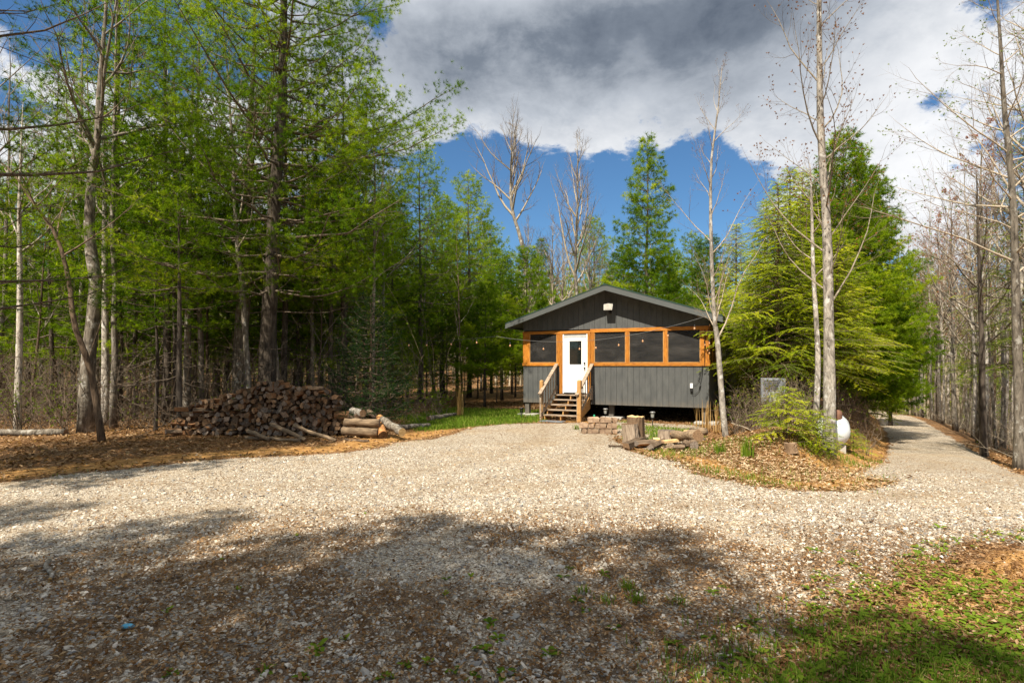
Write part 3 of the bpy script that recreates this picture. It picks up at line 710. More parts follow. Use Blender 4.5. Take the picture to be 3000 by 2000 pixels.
def split_mesh(rng, r=.075, L=.45, kind=None):
    """a split log along +y; outline in x,z"""
    k = rng.integers(0, 4) if kind is None else kind
    if k == 0: ang = [(-50, 1), (-20, 1.05), (10, 1.05), (40, 1), (180, .75)]
    elif k == 1: ang = [(-80, .9), (-40, 1.05), (0, 1.1), (45, 1.05), (85, .95), (180, .35)]
    elif k == 2: ang = [(20, 1), (110, .9), (160, 1), (250, .85), (310, 1.1)]
    else: ang = [(0, 1.15), (100, .75), (180, 1.05), (285, .8)]
    spin = rng.uniform(0, 360); n = len(ang); P = []
    for a_, q in ang:
        t = rad(a_+spin+rng.normal(0, 7)); q *= r*rng.uniform(.85, 1.15); P.append((q*math.cos(t), q*math.sin(t)))
    P = np.array(P); P -= P.mean(0)
    a = Acc(); ring = []
    for y in (0, L*.35, L*.7, L):
        j = rng.normal(0, r*.04, P.shape); ring.append(np.column_stack([P[:, 0]+j[:, 0], np.full(n, y)+rng.normal(0, .006, n), P[:, 1]+j[:, 1]]))
    V = np.concatenate(ring); barkside = {0: (0, 1, 2), 1: (0, 1, 2, 3), 2: (3,), 3: (3,)}[int(k)]
    a.faces(V, [tuple(range(n))], 1)
    a.faces(V, [tuple(range(4*n-1, 3*n-1, -1))], 1)
    for q in range(3):
        for i in range(n):
            a.faces(V[[q*n+(i+1) % n, q*n+i, (q+1)*n+i, (q+1)*n+(i+1) % n]], [(0, 1, 2, 3)], 2 if i in barkside else 0, 0.0)
    return a.mesh('split_log', [M['split_face'], M['log_end'], M['log_bark']])

def firewood():
    rng = np.random.default_rng(21)
    protos = [split_mesh(rng, rng.uniform(.066, .092), rng.uniform(.38, .48)) for _ in range(22)]
    D = 15.9
    ox = [512, 525, 585, 640, 700, 740, 775, 850, 905, 955, 985, 1005, 1030]; oy = [1262, 1200, 1168, 1160, 1142, 1124, 1104, 1102, 1124, 1136, 1160, 1205, 1262]
    count = 0; sp = .148
    row = 0; z = .0
    G = 'split firewood stacked in the long woodpile'
    while z < 1.8:
        x = at(500, D)[0]+(row % 2)*sp/2
        while x < at(1040, D)[0]:
            px = 1500+x/D*F; base = gz(x, D); top = up(np.interp(px, ox, oy), D)
            zz = base+.08+z
            if zz < top-.05 and count < 300:
                hi = zz > top-.26
                o = bpy.data.objects.new('split_log', protos[rng.integers(len(protos))]); COL.objects.link(o)
                across = hi and rng.random() < .28 or (px < 590 and rng.random() < .45)
                yaw = rng.normal(0, .20) if not across else math.pi/2+rng.normal(0, .35)
                ln = .22 if across else 0
                o.location = (x+rng.normal(0, .026)+ln, D+rng.normal(0, .07)-(.06 if not across else -.05)-.14*(1-z/1.5), zz+rng.normal(0, .022))
                o.rotation_euler = (rng.normal(0, .07), rng.uniform(0, 6.28), yaw)
                s = rng.uniform(.8, 1.3); o.scale = (s, 1, s)
                part = ['at the left end', 'in the left half', 'in the middle', 'in the right half', 'at the right end'][min(4, max(0, int((px-505)/105)))]
                lev = 'bottom rows' if z < .4 else 'middle rows' if zz < top-.30 else 'uppermost rows'
                tag(o, f'split log lying sideways {part} of the long woodpile' if across else f'split log, cut end outward, in the {lev} {part} of the woodpile', 'firewood', G)
                count += 1
            x += sp*rng.uniform(.92, 1.1)
        z += .124; row += 1
firewood()

def round_log(name, p, q, r0, r1, barkm, endm, label, cat='log', group=None, sides=12, seed=0):
    rng = np.random.default_rng(seed); p = np.array(p, float); q = np.array(q, float); n = 7; t = np.linspace(0, 1, n)[:, None]
    P = (1-t)*p+t*q; P[1:-1] += rng.normal(0, .012, (n-2, 3)); R = np.linspace(r0, r1, n)*(1+rng.normal(0, .05, n))
    c = P.mean(0); a = Acc(); a.tube(P-c, R, sides, 0, 0.0, True, .05, rng)
    f = a.Fs; a.Fs = f[:-2]+[(f[-2][0], 1, False), (f[-1][0], 1, False)]
    o = a.obj(name, [barkm, endm]); o.location = c
    return tag(o, label, cat, group)
def ground_pt(px, py, dz=0.0):
    x, y = unproject(px, py); return np.array([x, y, gz(x, y)+dz])

# longer logs at the right end of the woodpile
d0 = 15.4
def W(px, py, d): return (*at(px, d), up(py, d))
round_log('log', W(1003, 1262, d0), W(1108, 1268, d0-.1), .115, .12, M['grey_wood'], M['log_end'], 'thick pale log lying lowest beside the right end of the woodpile', seed=1)
round_log('log', W(1010, 1236, d0+.05), W(1112, 1240, d0), .105, .115, M['grey_wood'], M['log_end'], 'pale barkless log lying on top of another beside the woodpile', seed=2)
round_log('log', W(1120, 1229, d0+.3), W(1178, 1266, d0-.6), .10, .105, M['bark_grey'], M['pale_wood'], 'grey log leaning on the ground with a fresh orange cut end', seed=3)
round_log('log', W(1033, 1204, d0+.45), W(1063, 1210, d0+.05), .10, .10, M['bark_pale'], M['log_end'], 'short pale round log on top of the logs right of the woodpile', seed=4)
round_log('log', W(1020, 1219, d0+.6), W(1050, 1222, d0+.1), .10, .10, M['bark_brown'], M['log_end'], 'short brown round log behind the pale barkless logs', seed=5)
round_log('log', W(1075, 1208, d0+.9), W(1095, 1214, d0+.5), .09, .09, M['bark_brown'], M['log_end'], 'short brown round log rearmost on the logs beside the woodpile', seed=6)
round_log('log', W(1112, 1222, d0+.5), W(1122, 1275, d0-.2), .10, .13, M['rot_wood'], M['bark_brown'], 'dark upright rotting log stub beside the leaning grey log', seed=7)
for k, (a_, b_, r) in enumerate((((725, 1262), (790, 1285), .055), ((795, 1243), (895, 1282), .06), ((860, 1246), (985, 1262), .05), ((720, 1282), (880, 1290), .05), ((1000, 1290), (1080, 1296), .04))):
    p = W(*a_, 14.9); q = W(*b_, 14.5); q = (q[0], q[1], gz(q[0], q[1])+r*.8)
    round_log('fallen_log', p, q, r, r*.9, M['grey_wood'] if k != 4 else M['bark_brown'], M['log_end'],
              ['short split log slid to the ground at the middle of the woodpile', 'long split log sloping down from the front of the woodpile', 'long thin log lying against the lower right of the woodpile', 'flat grey slab on the ground before the woodpile', 'dark piece of bark on the ground right of the woodpile'][k], 'log', None, 7, 30+k)
g1 = ground_pt(1180, 1276); round_log('fallen_branch', ground_pt(1150, 1262, .09), ground_pt(1258, 1252, .08), .085, .07, M['bark_grey'], M['log_end'], 'grey fallen log lying right of the firewood near the gravel', 'log', seed=11)
round_log('fallen_log', ground_pt(1255, 1236, .10), ground_pt(1335, 1222, .12), .10, .06, M['bark_grey'], M['log_end'], 'long slim fallen trunk behind the grass left of the cabin', 'log', seed=12)
round_log('border_log', ground_pt(-60, 1277, .09), ground_pt(192, 1274, .08), .10, .085, M['bark_grey'], M['log_end'], 'long straight grey log edging the wood at far left', 'log', seed=13)

# ------------------------------------------------------------------ stumps, rounds and split wood before the cabin
def stump(px, py, w, h, label, barkm, lean=(0, 0), seed=0, flare=1.12, endm=None):
    rng = np.random.default_rng(seed); x, y = unproject(px, py); r = w/2; n = 26
    th = np.linspace(0, 2*math.pi, n, endpoint=False); prof = 1+.05*np.sin(3*th+seed)+.035*np.sin(7*th+2*seed)+rng.normal(0, .02, n)
    root = thing('tree_stump' if flare > 1.1 else 'wood_round', label, 'stump' if flare > 1.1 else 'log round', (x, y, gz(x, y)-.03)); root.rotation_euler = (lean[0], lean[1], rng.uniform(0, 6))
    a = Acc(); zs = np.linspace(0, h, 7); V = []
    for z in zs:
        f = r*(1+(flare-1)*(1-z/h)**3); V.append(np.column_stack([f*prof*np.cos(th)+rng.normal(0, .004, n), f*prof*np.sin(th), np.full(n, z)+(rng.normal(0, .008, n) if z == h else 0)]))
    i = np.arange(6)[:, None]*n; j = np.arange(n)[None]; k = (j+1) % n
    a.add(np.concatenate(V), np.stack([i+j, i+k, i+n+k, i+n+j], -1).reshape(-1, 4), 0, .9); a.obj('bark', barkm, root)
    a = Acc(); top = V[-1]*np.array([.99, .99, 1]); mid = top*np.array([.5, .5, 1])+[0, 0, -.004]; c = np.array([[0, 0, h-.01]])
    a.add(np.concatenate([top, mid, c]), np.stack([np.arange(n), (np.arange(n)+1) % n, n+(np.arange(n)+1) % n, n+np.arange(n)], -1), 0)
    b = 0; a.Fs.append((np.stack([n+np.arange(n), n+(np.arange(n)+1) % n, np.full(n, 2*n)], -1), 0, False)); a.obj('cut_top', endm or M['log_end'], root)
    return root
M['stump_bark'] = bark('stump_bark', (.10, .06, .033), (.30, .20, .12), (11, 11, 2), (.3, .7))
stump(1863, 1292, .44, .66, 'tall rear stump with pale cut top and flaking bark before the cabin', M['stump_bark'], (.0, 0.0), 2, 1.13, M['pale_wood'])
stump(1857-6, 1297, .40, .52, 'brown barkless stump leaning on a taller stump before the cabin', M['rot_wood'] if False else M['weathered'], (-.04, .10), 3, 1.14)
stump(1953, 1299, .42, .36, 'short grey brown log round standing right of the two tall stumps', M['weathered'], (.0, 0.02), 4, 1.02)
base_d = unproject(1900, 1312)[1]
def lump(label, p0, p1, r, m, seed, name='split_log', flat=.55, cat='firewood'):
    rng = np.random.default_rng(seed); p0 = np.array(p0); p1 = np.array(p1); L = np.linalg.norm(p1-p0)
    me = split_mesh(rng, r, L, int(rng.integers(0, 4))); me.materials[0] = m
    o = bpy.data.objects.new(name, me); COL.objects.link(o); o.location = p0
    o.rotation_euler = Vector(p1-p0).to_track_quat('Y', 'Z').to_euler(); o.scale = (1, 1, flat)
    return tag(o, label, cat)
LB = [('dark brown slab of bark lying at the left front of the small wood heap', (1835, 1318), (1882, 1296), .13, 'bark_brown', .1, 0),
      ('broad orange rotten chunk of wood before the two stumps', (1862, 1312), (1920, 1308), .17, 'rot_wood', .11, 0),
      ('thin bark strip reaching onto the gravel left of the heap', (1782, 1310), (1840, 1312), .05, 'bark_brown', .04, 0),
      ('dark split log pointing towards the drive in the small heap', (1905, 1322), (1948, 1300), .10, 'bark_brown', .10, 0),
      ('pale yellow split log lying behind the orange rotten chunk', (1912, 1300), (1960, 1300), .08, 'pale_wood', .12, 0),
      ('long tan split log across the middle of the small heap', (1942, 1312), (2008, 1302), .075, 'pale_wood', .14, 0),
      ('short yellow split log nearest the drive in the small heap', (1972, 1322), (2006, 1320), .085, 'pale_wood', .09, 0),
      ('brown split log under the tan one in the small heap', (1950, 1318), (2022, 1312), .07, 'log_bark', .08, 0),
      ('orange split log on top of the small heap before the round', (1962, 1302), (2012, 1298), .07, 'rot_wood', .24, 0),
      ('short dark log end at the right front of the small heap', (2005, 1318), (2030, 1312), .09, 'log_bark', .13, 0)]
for k, (lb, p, q, r, m, dz, _) in enumerate(LB): lump(lb, ground_pt(*p, dz), ground_pt(*q, dz*.9), r, M[m], 50+k)
round_log('log', ground_pt(1968, 1300, .22), ground_pt(2045, 1312, .28), .10, .13, M['grey_wood'], M['log_end'], 'thick pale grey log with a dark hollow end on the small heap', 'log', seed=20)
round_log('log', ground_pt(2010, 1296, .20), ground_pt(2068, 1290, .22), .12, .09, M['grey_wood'], M['pale_wood'], 'pale peeling log at the back right of the small heap', 'log', seed=21)
round_log('log', ground_pt(2012, 1308, .10), ground_pt(2034, 1318, .10), .09, .10, M['bark_brown'], M['log_end'], 'short round brown log below the hollow grey log', 'log', seed=22)
round_log('log', ground_pt(2024, 1282, .22), ground_pt(2062, 1288, .22), .05, .05, M['bark_brown'], M['log_end'], 'thin dark branch lying over the back of the small heap', 'log', seed=23)
round_log('log', ground_pt(1902, 1296, .04), ground_pt(1940, 1288, .05), .04, .03, M['bark_grey'], M['log_end'], 'thin grey stick on the grass between the stumps and the round', 'stick', seed=24)
stump(2318, 1322, .24, .20, 'small rotten brown stump on the leafy bank', M['stump_bark'], (.0, .1), 8, 1.2)

# ------------------------------------------------------------------ low wall of tumbled blocks
def block_wall():
    m, T, out = mat('tumbled_wall_block')
    n = T.noise(objvec(T), 9, 6, .7); hs = T.new('ShaderNodeHueSaturation')
    T.put(hs.inputs['Color'], T.ramp(n, [(.3, (.20, .125, .085)), (.55, (.37, .26, .17)), (.75, (.48, .37, .25))])); T.put(hs.inputs['Value'], T.m('ADD', .7, T.m('MULTIPLY', rnd(T), .55)))
    principled(T, out, hs.outputs[0], .95, 0, n, .8, .02, .1)
    rng = np.random.default_rng(9); D = unproject(1750, 1270)[1]
    rows = [(1266, [(1706, 1718), (1720, 1754), (1757, 1792), (1795, 1809)]), (1252, [(1700, 1724), (1727, 1742), (1745, 1777), (1779, 1809)]), (1238, [(1725, 1758), (1760, 1793), (1795, 1810)])]
    names = ['bottom', 'middle', 'top']
    for r, (py, sp) in enumerate(rows):
        for k, (p0, p1) in enumerate(sp):
            x0, x1 = at(p0, D)[0], at(p1, D)[0]; w = x1-x0; h = .152
            bm = bmesh.new(); bmesh.ops.create_cube(bm, size=1)
            for v in bm.verts: v.co.x *= w; v.co.y *= .26; v.co.z *= h
            bmesh.ops.bevel(bm, geom=bm.edges[:], offset=.022, segments=2, affect='EDGES')
            for v in bm.verts: v.co += Vector(rng.normal(0, .006, 3))
            me = bpy.data.meshes.new('wall_block'); bm.to_mesh(me); bm.free(); me.materials.append(m)
            o = bpy.data.objects.new('wall_block', me); COL.objects.link(o)
            y = D+.10+.04*r; o.location = ((x0+x1)/2, y+rng.normal(0, .02), gz((x0+x1)/2, y)+.06+r*.155); o.rotation_euler = (0, 0, rng.normal(0, .05))
            posn = ['leftmost', 'second from left', 'third from left', 'rightmost'] if len(sp) == 4 else ['leftmost', 'middle', 'rightmost']
            tag(o, f'{posn[k]} tumbled brown block in the {names[r]} course of the low stack', 'wall block', 'tumbled blocks stacked before the cabin')
block_wall()

# ------------------------------------------------------------------ solar path lights
def solar(px, py, h, label, dark=False):
    x, y = unproject(px, py); g = gz(x, y)
    root = thing('solar_path_light', label, 'garden light', (x, y, g), 0, 'solar path lights before the cabin')
    a = Acc(); a.tube([(0, 0, -.05), (0, 0, h-.2)], .014, 8, 0, .5, True); a.obj('stake', M['black'], root)
    a = Acc(); a.lathe([(0, h-.205), (.05, h-.20), (.058, h-.195), (.058, h-.18), (0, h-.178)], (0, 0, 0), 14); a.obj('base_ring', M['black'], root)
    a = Acc(); a.lathe([(.048, h-.178), (.062, h-.035)], (0, 0, 0), 14); a.obj('lamp_glass', M['glass'] if dark else simple('ribbed_clear_plastic', (.30, .30, .27), .25), root)
    a = Acc()
    for k in range(6):
        t = k*math.pi/3; a.bar((.053*math.cos(t), .053*math.sin(t), h-.178), (.067*math.cos(t), .067*math.sin(t), h-.03), .008, .008)
    a.obj('cage', M['black'], root)
    a = Acc(); a.lathe([(0, h+.012), (.055, h+.008), (.088, h-.012), (.088, h-.03), (0, h-.031)], (0, 0, 0), 16); a.obj('cap', M['black'] if dark else simple('grey_cap_metal', (.26, .26, .25), .4, .5), root)
solar(1528, 1226, .40, 'black solar path light on the grass left of the porch steps', True)
solar(1774, 1231, .42, 'solar path light beside the middle pier behind the block stack', False)
solar(1912, 1248, .46, 'grey capped solar path light before the dark gap under the cabin', False)

# green and white can by the steps
x, y = unproject(1741, 1231); can = thing('spray_can', 'small white spray can with green cap on gravel by the porch steps', 'can', (x, y, gz(x, y)))
a = Acc(); a.lathe([(0, 0), (.032, 0), (.034, .01), (.034, .12), (.026, .135), (0, .136)], (0, 0, 0), 14); a.obj('can_body', simple('can_label', (.55, .60, .66), .35), can)
a = Acc(); a.lathe([(.033, .13), (.033, .18), (.024, .20), (0, .202)], (0, 0, 0), 14); a.obj('cap', simple('green_plastic', (.02, .30, .16), .4), can)

# ------------------------------------------------------------------ propane tank
def tank():
    D = 14.15; x, y = at(2440, D); R = .375; zc = .33
    root = thing('propane_tank', 'white propane tank with rusty brown lid half hidden behind the large pale trunk', 'tank', (x, y, zc), rad(60))
    a = Acc(); n = 28; prof = [(-.75, .0)]
    for t in np.linspace(0, math.pi/2, 8)[1:]: prof.append((-.75+.30*(1-math.cos(t)), R*math.sin(t)))
    prof += [(p*-1, r) for p, r in prof[::-1]]
    P = np.array([(p, 0, 0) for p, r in prof]); th = np.arange(n)*2*math.pi/n
    V = np.array([[(p, r*math.cos(t), r*math.sin(t)) for t in th] for p, r in prof]).reshape(-1, 3)
    i = np.arange(len(prof)-1)[:, None]*n; j = np.arange(n)[None]; k = (j+1) % n
    a.add(V, np.stack([i+k, i+j, i+n+j, i+n+k], -1).reshape(-1, 4), 0, .5, True); a.obj('tank_shell', simple('worn_white_tank_paint', (.60, .63, .63), .4, 0, .12, 2.5), root)
    a = Acc(); a.tube([(-.46, 0, 0), (-.445, 0, 0)], R+.004, 28); a.tube([(.46, 0, 0), (.445, 0, 0)], R+.004, 28); a.obj('weld_band', M['grey_white'], root)
    a = Acc(); a.lathe([(0, .20), (.15, .19), (.20, .16), (.205, .0), (.20, -.06)], (-.46, 0, R-.05), 20); a.obj('lid', simple('rusty_brown_lid', (.17, .085, .05), .7, .2, .4, 7), root)
    for sx in (-.4, .4):
        a = Acc(); a.box((sx-.1, -.28, -R-.17), (sx+.1, .28, -R+.045)); a.obj('support_block', M['concrete'], root)
tank()

# grey vented metal cabinet and round lid by the trees
x, y = at(2266, 15.9); g = gz(x, y)
cab = thing('vented_cabinet', 'pale grey metal cabinet with slatted vent among the hemlock boughs', 'cabinet', (x, y, g), rad(-20))
z0, z1 = up(1184, 15.9)-g, up(1108, 15.9)-g
a = Acc(); a.box((-.31, 0, z0), (.31, .5, z1), 0, .5, .012); a.obj('housing', simple('grey_enamel', (.20, .21, .22), .5, .1, .25), cab)
a = Acc()
for k in range(6): a.box((-.25, -.014, z1-.07-.045*k), (.12, -.0005, z1-.05-.045*k))
a.obj('vent_slats', simple('dark_vent', (.12, .12, .12), .6), cab)
a = Acc(); a.box((-.28, -.012, z0+.05), (.28, -.0006, z1-.38), 0, .5, .004); a.obj('front_panel', simple('pale_enamel', (.26, .27, .28), .5, .1, .25), cab)
for sx in (-.25, .25):
    a = Acc(); a.box((sx-.04, .05, -.1), (sx+.04, .45, z0-.001)); a.obj('leg', M['bark_brown'], cab)
x, y = at(2196, 21.0); lid = thing('metal_drum', 'dark grey round metal drum in the shade beside the cabin', 'drum', (x, y, gz(x, y)))
a = Acc(); a.lathe([(.28, 0), (.28, .3), (.29, .31), (.28, .32), (.28, .82), (.295, .85), (.27, .85), (0, .83)], (0, 0, 0), 20); a.obj('drum_shell', simple('dark_drum_paint', (.08, .085, .09), .5, .4), lid)

# ------------------------------------------------------------------ string of garden lights
def string_lights():
    root = thing('string_lights', 'black string of amber bulbs hung from the wood past the cabin to a slim trunk', 'string lights', (0, 0, 0))
    A = W(1030, 1003, 20.0); B = W(1455, 985, 19.0); Cc = W(2096, 917, 15.0); E = loc2w(HW+.03, -.06, 3.35)
    def sag(p, q, s, n=30):
        p = np.array(p); q = np.array(q); t = np.linspace(0, 1, n)[:, None]; P = (1-t)*p+t*q; P[:, 2] -= s*4*(t[:, 0]*(1-t[:, 0])); return P
    S1 = sag(W(960, 985, 22), B, .18); S2 = sag(B, Cc, .42, 40); S3 = sag(Cc, E, .15, 12)
    S0 = sag(W(700, 978, 20.5), W(1180, 1005, 23.5), .25)
    S4 = np.array([E, loc2w(HW-.02, -.06, 3.0), loc2w(HW-.15, -.06, 2.7), loc2w(HW-.12, -.06, 2.2), loc2w(HW-.14, -.05, 1.9)])
    for S, r in ((S0, .006), (S1, .006), (S2, .005), (S3, .006), (S4, .009)):
        a = Acc(); a.tube(S, r, 5); a.obj('cord', M['black'] if S is not S2 else simple('grey_cord', (.13, .13, .125), .6), root)
    def bulb(p, drop=.10):
        a = Acc(); x, y, z = p
        a.tube([(x, y, z), (x, y, z-drop)], .005, 4); a.lathe([(0, 0), (.018, 0), (.020, -.05), (.014, -.055)], (x, y, z-drop), 8); s = a.obj('socket', M['black'], root)
        a = Acc(); a.lathe([(.012, 0), (.017, -.018), (.026, -.044), (.025, -.06), (.015, -.075), (0, -.08)], (x, y, z-drop-.052), 10); a.obj('bulb', M['bulb'], s)
    for S, ts in ((S0, (.2, .38, .5, .56, .68, .8, .92)), (S1, (.12, .26, .40, .52, .64, .76, .9)), (S2, (.10, .26, .45, .52, .62, .74, .84, .93))):
        for t in ts: bulb(S[int(t*(len(S)-1))], .14 if S is S2 else .05)
    for p in (loc2w(HW+.03, -.09, 3.38), loc2w(HW+.06, -.08, 3.12), loc2w(HW+.02, -.09, 2.78), loc2w(HW-.04, -.09, 2.55), loc2w(HW-.12, -.09, 2.72), loc2w(HW+.02, -.09, 2.45)): bulb(p, .05)
string_lights()

# small litter lying on the near gravel
def stick(px0, py0, px1, py1, r, label, m='bark_brown', seed=0, name='stick'):
    p = ground_pt(px0, py0, r+.012); q = ground_pt(px1, py1, r+.012); return round_log(name, p, q, r, r*.8, M[m], M['pale_wood'], label, 'stick', None, 8, seed)
stick(143, 1652, 146, 1706, .020, 'short thick stick standing out on the gravel at lower left', 'bark_grey', 61)
stick(450, 1706, 535, 1692, .011, 'smooth brown stick on the gravel right of the short thick stick', 'bark_brown', 62)
stick(0, 1664, 130, 1660, .010, 'long thin twig lying on dead leaves at the left edge', 'twig', 63)
stick(870, 1546, 925, 1543, .012, 'pale flat stick lying at the edge of the shadow on the gravel', 'grey_wood', 64)
stick(0, 1758, 62, 1757, .009, 'thin dry twig on the gravel at the left edge of the foreground', 'twig_pale', 65)
stick(0, 1860, 100, 1848, .008, 'thin slanting twig on the gravel nearest the lower left corner', 'twig_pale', 66)
p = ground_pt(374, 1842, .02); a = Acc(); a.lathe([(0, .018), (.03, .014), (.045, 0), (.03, -.008), (0, -.01)], (0, 0, 0), 14)
o = a.obj('plastic_lid', simple('blue_plastic', (.10, .36, .52), .4)); o.location = p; o.scale = (1.0, .5, 1); o.rotation_euler = (rad(10), 0, .1); tag(o, 'small light blue plastic lid lying on the near gravel', 'lid')

# ------------------------------------------------------------------ trees
UP = np.array([0, 0, 1.])
def unit(rng, n): return norm(rng.normal(0, 1, (n, 3)))
def wander(rng, H, r0, n=12, wob=.012, lean=(0, 0), power=.9):
    t = np.linspace(0, 1, n); P = np.zeros((n, 3)); P[:, 2] = t*H-.15*(1-t)
    w = np.cumsum(rng.normal(0, wob*H/n**.5, (n, 2)), 0); w -= w[0]; P[:, :2] = w*.6+np.outer(t, lean)
    R = r0*((1-t)**power*.94+.06); R[0] *= 1.25
    return P, R
def pathpt(P, t):
    n = len(P)-1; f = np.clip(t, 0, 1)*n; i = np.minimum(f.astype(int) if hasattr(f, 'astype') else int(f), n-1); f = f-i
    return P[i]*(1-f)+P[i+1]*f
def ribbon_tubes(acc, A, B, C, r0, r1, mat=1, tint=.5):
    """many thin three sided twigs at once, A>B>C curves (n,3)"""
    n = len(A)
    if n == 0: return
    d = norm(C-A); s = norm(np.cross(d, UP+1e-3)); u = np.cross(s, d); V = []
    for P, r in ((A, r0), (B, (np.asarray(r0)+r1)/2), (C, r1)):
        r = np.broadcast_to(np.asarray(r, float), (n,))[:, None]
        for k in range(3):
            a = k*2.094; V.append(P+r*(math.cos(a)*s+math.sin(a)*u))
    V = np.stack(V, 1).reshape(-1, 3); o = np.arange(n)[:, None]*9
    q = np.array([[3*l+k, 3*l+(k+1) % 3, 3*l+3+(k+1) % 3, 3*l+3+k] for l in range(2) for k in range(3)])
    acc.add(V, (o[:, :, None]+q[None]).reshape(-1, 4), mat, tint)
def tufts(acc, rng, P, D, n, L, w, spread=.8, upb=.15, mat=0, jit=.25, tt=None):
    """brushes of needles: every needle a narrow triangle"""
    m = len(P)
    if m == 0: return
    tt = np.clip(rng.normal(.45, .22, m), 0, 1) if tt is None else tt
    P = np.repeat(P, n, 0); D = np.repeat(D, n, 0); k = len(P)
    d = norm(D*rng.uniform(.3, 1.0, (k, 1))+unit(rng, k)*spread+UP*upb)
    ln = L*rng.uniform(.65, 1.15, (k, 1)); side = norm(np.cross(d, unit(rng, k)))*w/2
    b = P+d*ln*.04+unit(rng, k)*L*.06; tip = b+d*ln - UP*ln*.08
    V = np.stack([b-side, b+side, tip], 1).reshape(-1, 3)
    t = np.repeat(np.clip(np.repeat(tt, n)+rng.normal(0, jit*.4, k), 0, 1), 3)
    acc.add(V, np.arange(3*k).reshape(-1, 3), mat, t)

def pine(seed, H, r0, base, Rmax, n_need=11, L=.12, w=.008, whorl=.6, gap=.13, dead=2.0, per=5, lean=(0, 0), bl=.22, full=1.0, P=None, deadlen=1.6, top_pow=.8, droop=.25, extra=.45, plume=9):
    """white pine: whorls of near level boughs, brushes of needles towards their ends, bare dead boughs below"""
    rng = np.random.default_rng(seed)
    if P is None: P, R = wander(rng, H, r0, 14, .01, lean)
    else:
        P = np.asarray(P, float); t = np.linspace(0, 1, len(P)); R = r0*((1-t)**.85*.95+.05); R[0] *= 1.2
    T, C = Acc(), Acc(); T.tube(P, R, 10, 0, .5, True, .04, rng)
    z = dead; tp, td, tq = [], [], []; A1, B1, C1, ra = [], [], [], []
    zs = P[:, 2]; 
    while z < H-.1:
        c = np.array([np.interp(z, zs, P[:, k]) for k in range(3)]); r = np.interp(z, zs, R)
        rel = (z-base)/(H-base); live = rel > 0
        k = per if live else rng.integers(1, 4); a0 = rng.uniform(0, 6.28)
        for q in range(k):
            a = a0+q*6.283/k+rng.normal(0, .25); h = np.array([math.cos(a), math.sin(a), 0])
            if live:
                ln = Rmax*((1-rel)**top_pow)*(.6+.4*min(1, rel*5))*rng.uniform(.45, 1.15)+.25
                el = .02+.75*rel**1.6+rng.normal(0, .08)
            else: ln = deadlen*rng.uniform(.35, 1.2); el = rng.normal(-.05, .18)
            n = 7; s = np.linspace(0, 1, n)[:, None]; n0 = len(tp); bt = float(np.clip(rng.normal(.42, .20), .02, .95))
            side = np.array([-h[1], h[0], 0])
            B = c+s*ln*(h*math.cos(el)+UP*math.sin(el)) + UP*(-droop*ln*s*(1-s)*1.1+(.12*ln*s**3 if live else -.06*ln*s**2)) + side*rng.normal(0, .07)*ln*s**2
            B[1:] += rng.normal(0, .018*ln, (n-1, 3))*.6
            br = min(r*.5, .008+ln*.0085)*(1 if live else .7)
            C.tube(B, np.linspace(br, .004, n), 4, 1)
            # side shoots
            m = int(ln/bl) if live else int(ln/.28*rng.uniform(.3, 1.2))
            for j in range(m):
                f = .22+.78*(j+rng.random())/max(m, 1) if live else rng.uniform(.2, 1)
                p = pathpt(B, f); sd = 1 if j % 2 else -1
                d = norm(h*rng.uniform(.45, .9)+side*sd*rng.uniform(.6, 1)+UP*(rng.normal(.10, .16) if live else rng.normal(-.1, .3)))
                sl = (ln*.42*(1.1-f)+.16)*rng.uniform(.6, 1.2) if live else rng.uniform(.15, .55)*ln*.6
                e = p+d*sl+UP*(.06*sl if live else -.12*sl)
                A1.append(p); B1.append((p+e)/2+rng.normal(0, .04*sl, 3)); C1.append(e); ra.append(.004+.004*sl)
                if live:
                    g = max(1, int(sl/gap)); ff = (np.arange(g)+rng.random(g)*.6)/g
                    ff = .3+.7*ff
                    for x in ff:
                        if rng.random() < full: tp.append(p+(e-p)*x); td.append(d)
                    tp.append(e); td.append(d)
            if live:
                tp.append(B[-1]); td.append(h)
                for j in range(int(ln*plume)):
                    f = 1-.72*rng.random()**1.3; sp_ = ln*.30*(1.15-f)+.10
                    tp.append(pathpt(B, f)+side*rng.normal(0, sp_)+UP*rng.normal(.06, .05+.035*ln)+h*rng.normal(0, .1)); td.append(norm(h*.7+side*rng.normal(0, .6)+UP*rng.uniform(0, .5)))
                tq += [bt+rng.normal(0, .10) for _ in range(len(tp)-n0)]
        z += whorl*rng.uniform(.75, 1.25)
    if len(A1): ribbon_tubes(C, np.array(A1), np.array(B1), np.array(C1), np.array(ra), .002)
    tp.append(P[-1]); td.append(UP); tq.append(.6); tp = np.array(tp); td = np.array(td); tq = np.clip(np.array(tq), 0, 1)
    more = rng.random(len(tp)) < extra
    tp = np.concatenate([tp, tp[more]+rng.normal(0, .11, (more.sum(), 3))*[1, 1, .5]]); tq = np.concatenate([tq, tq[more]]); td = np.concatenate([td, norm(td[more]+rng.normal(0, .5, (more.sum(), 3)))])
    tufts(C, rng, tp, td, n_need, L, w, tt=tq)
    return T, C

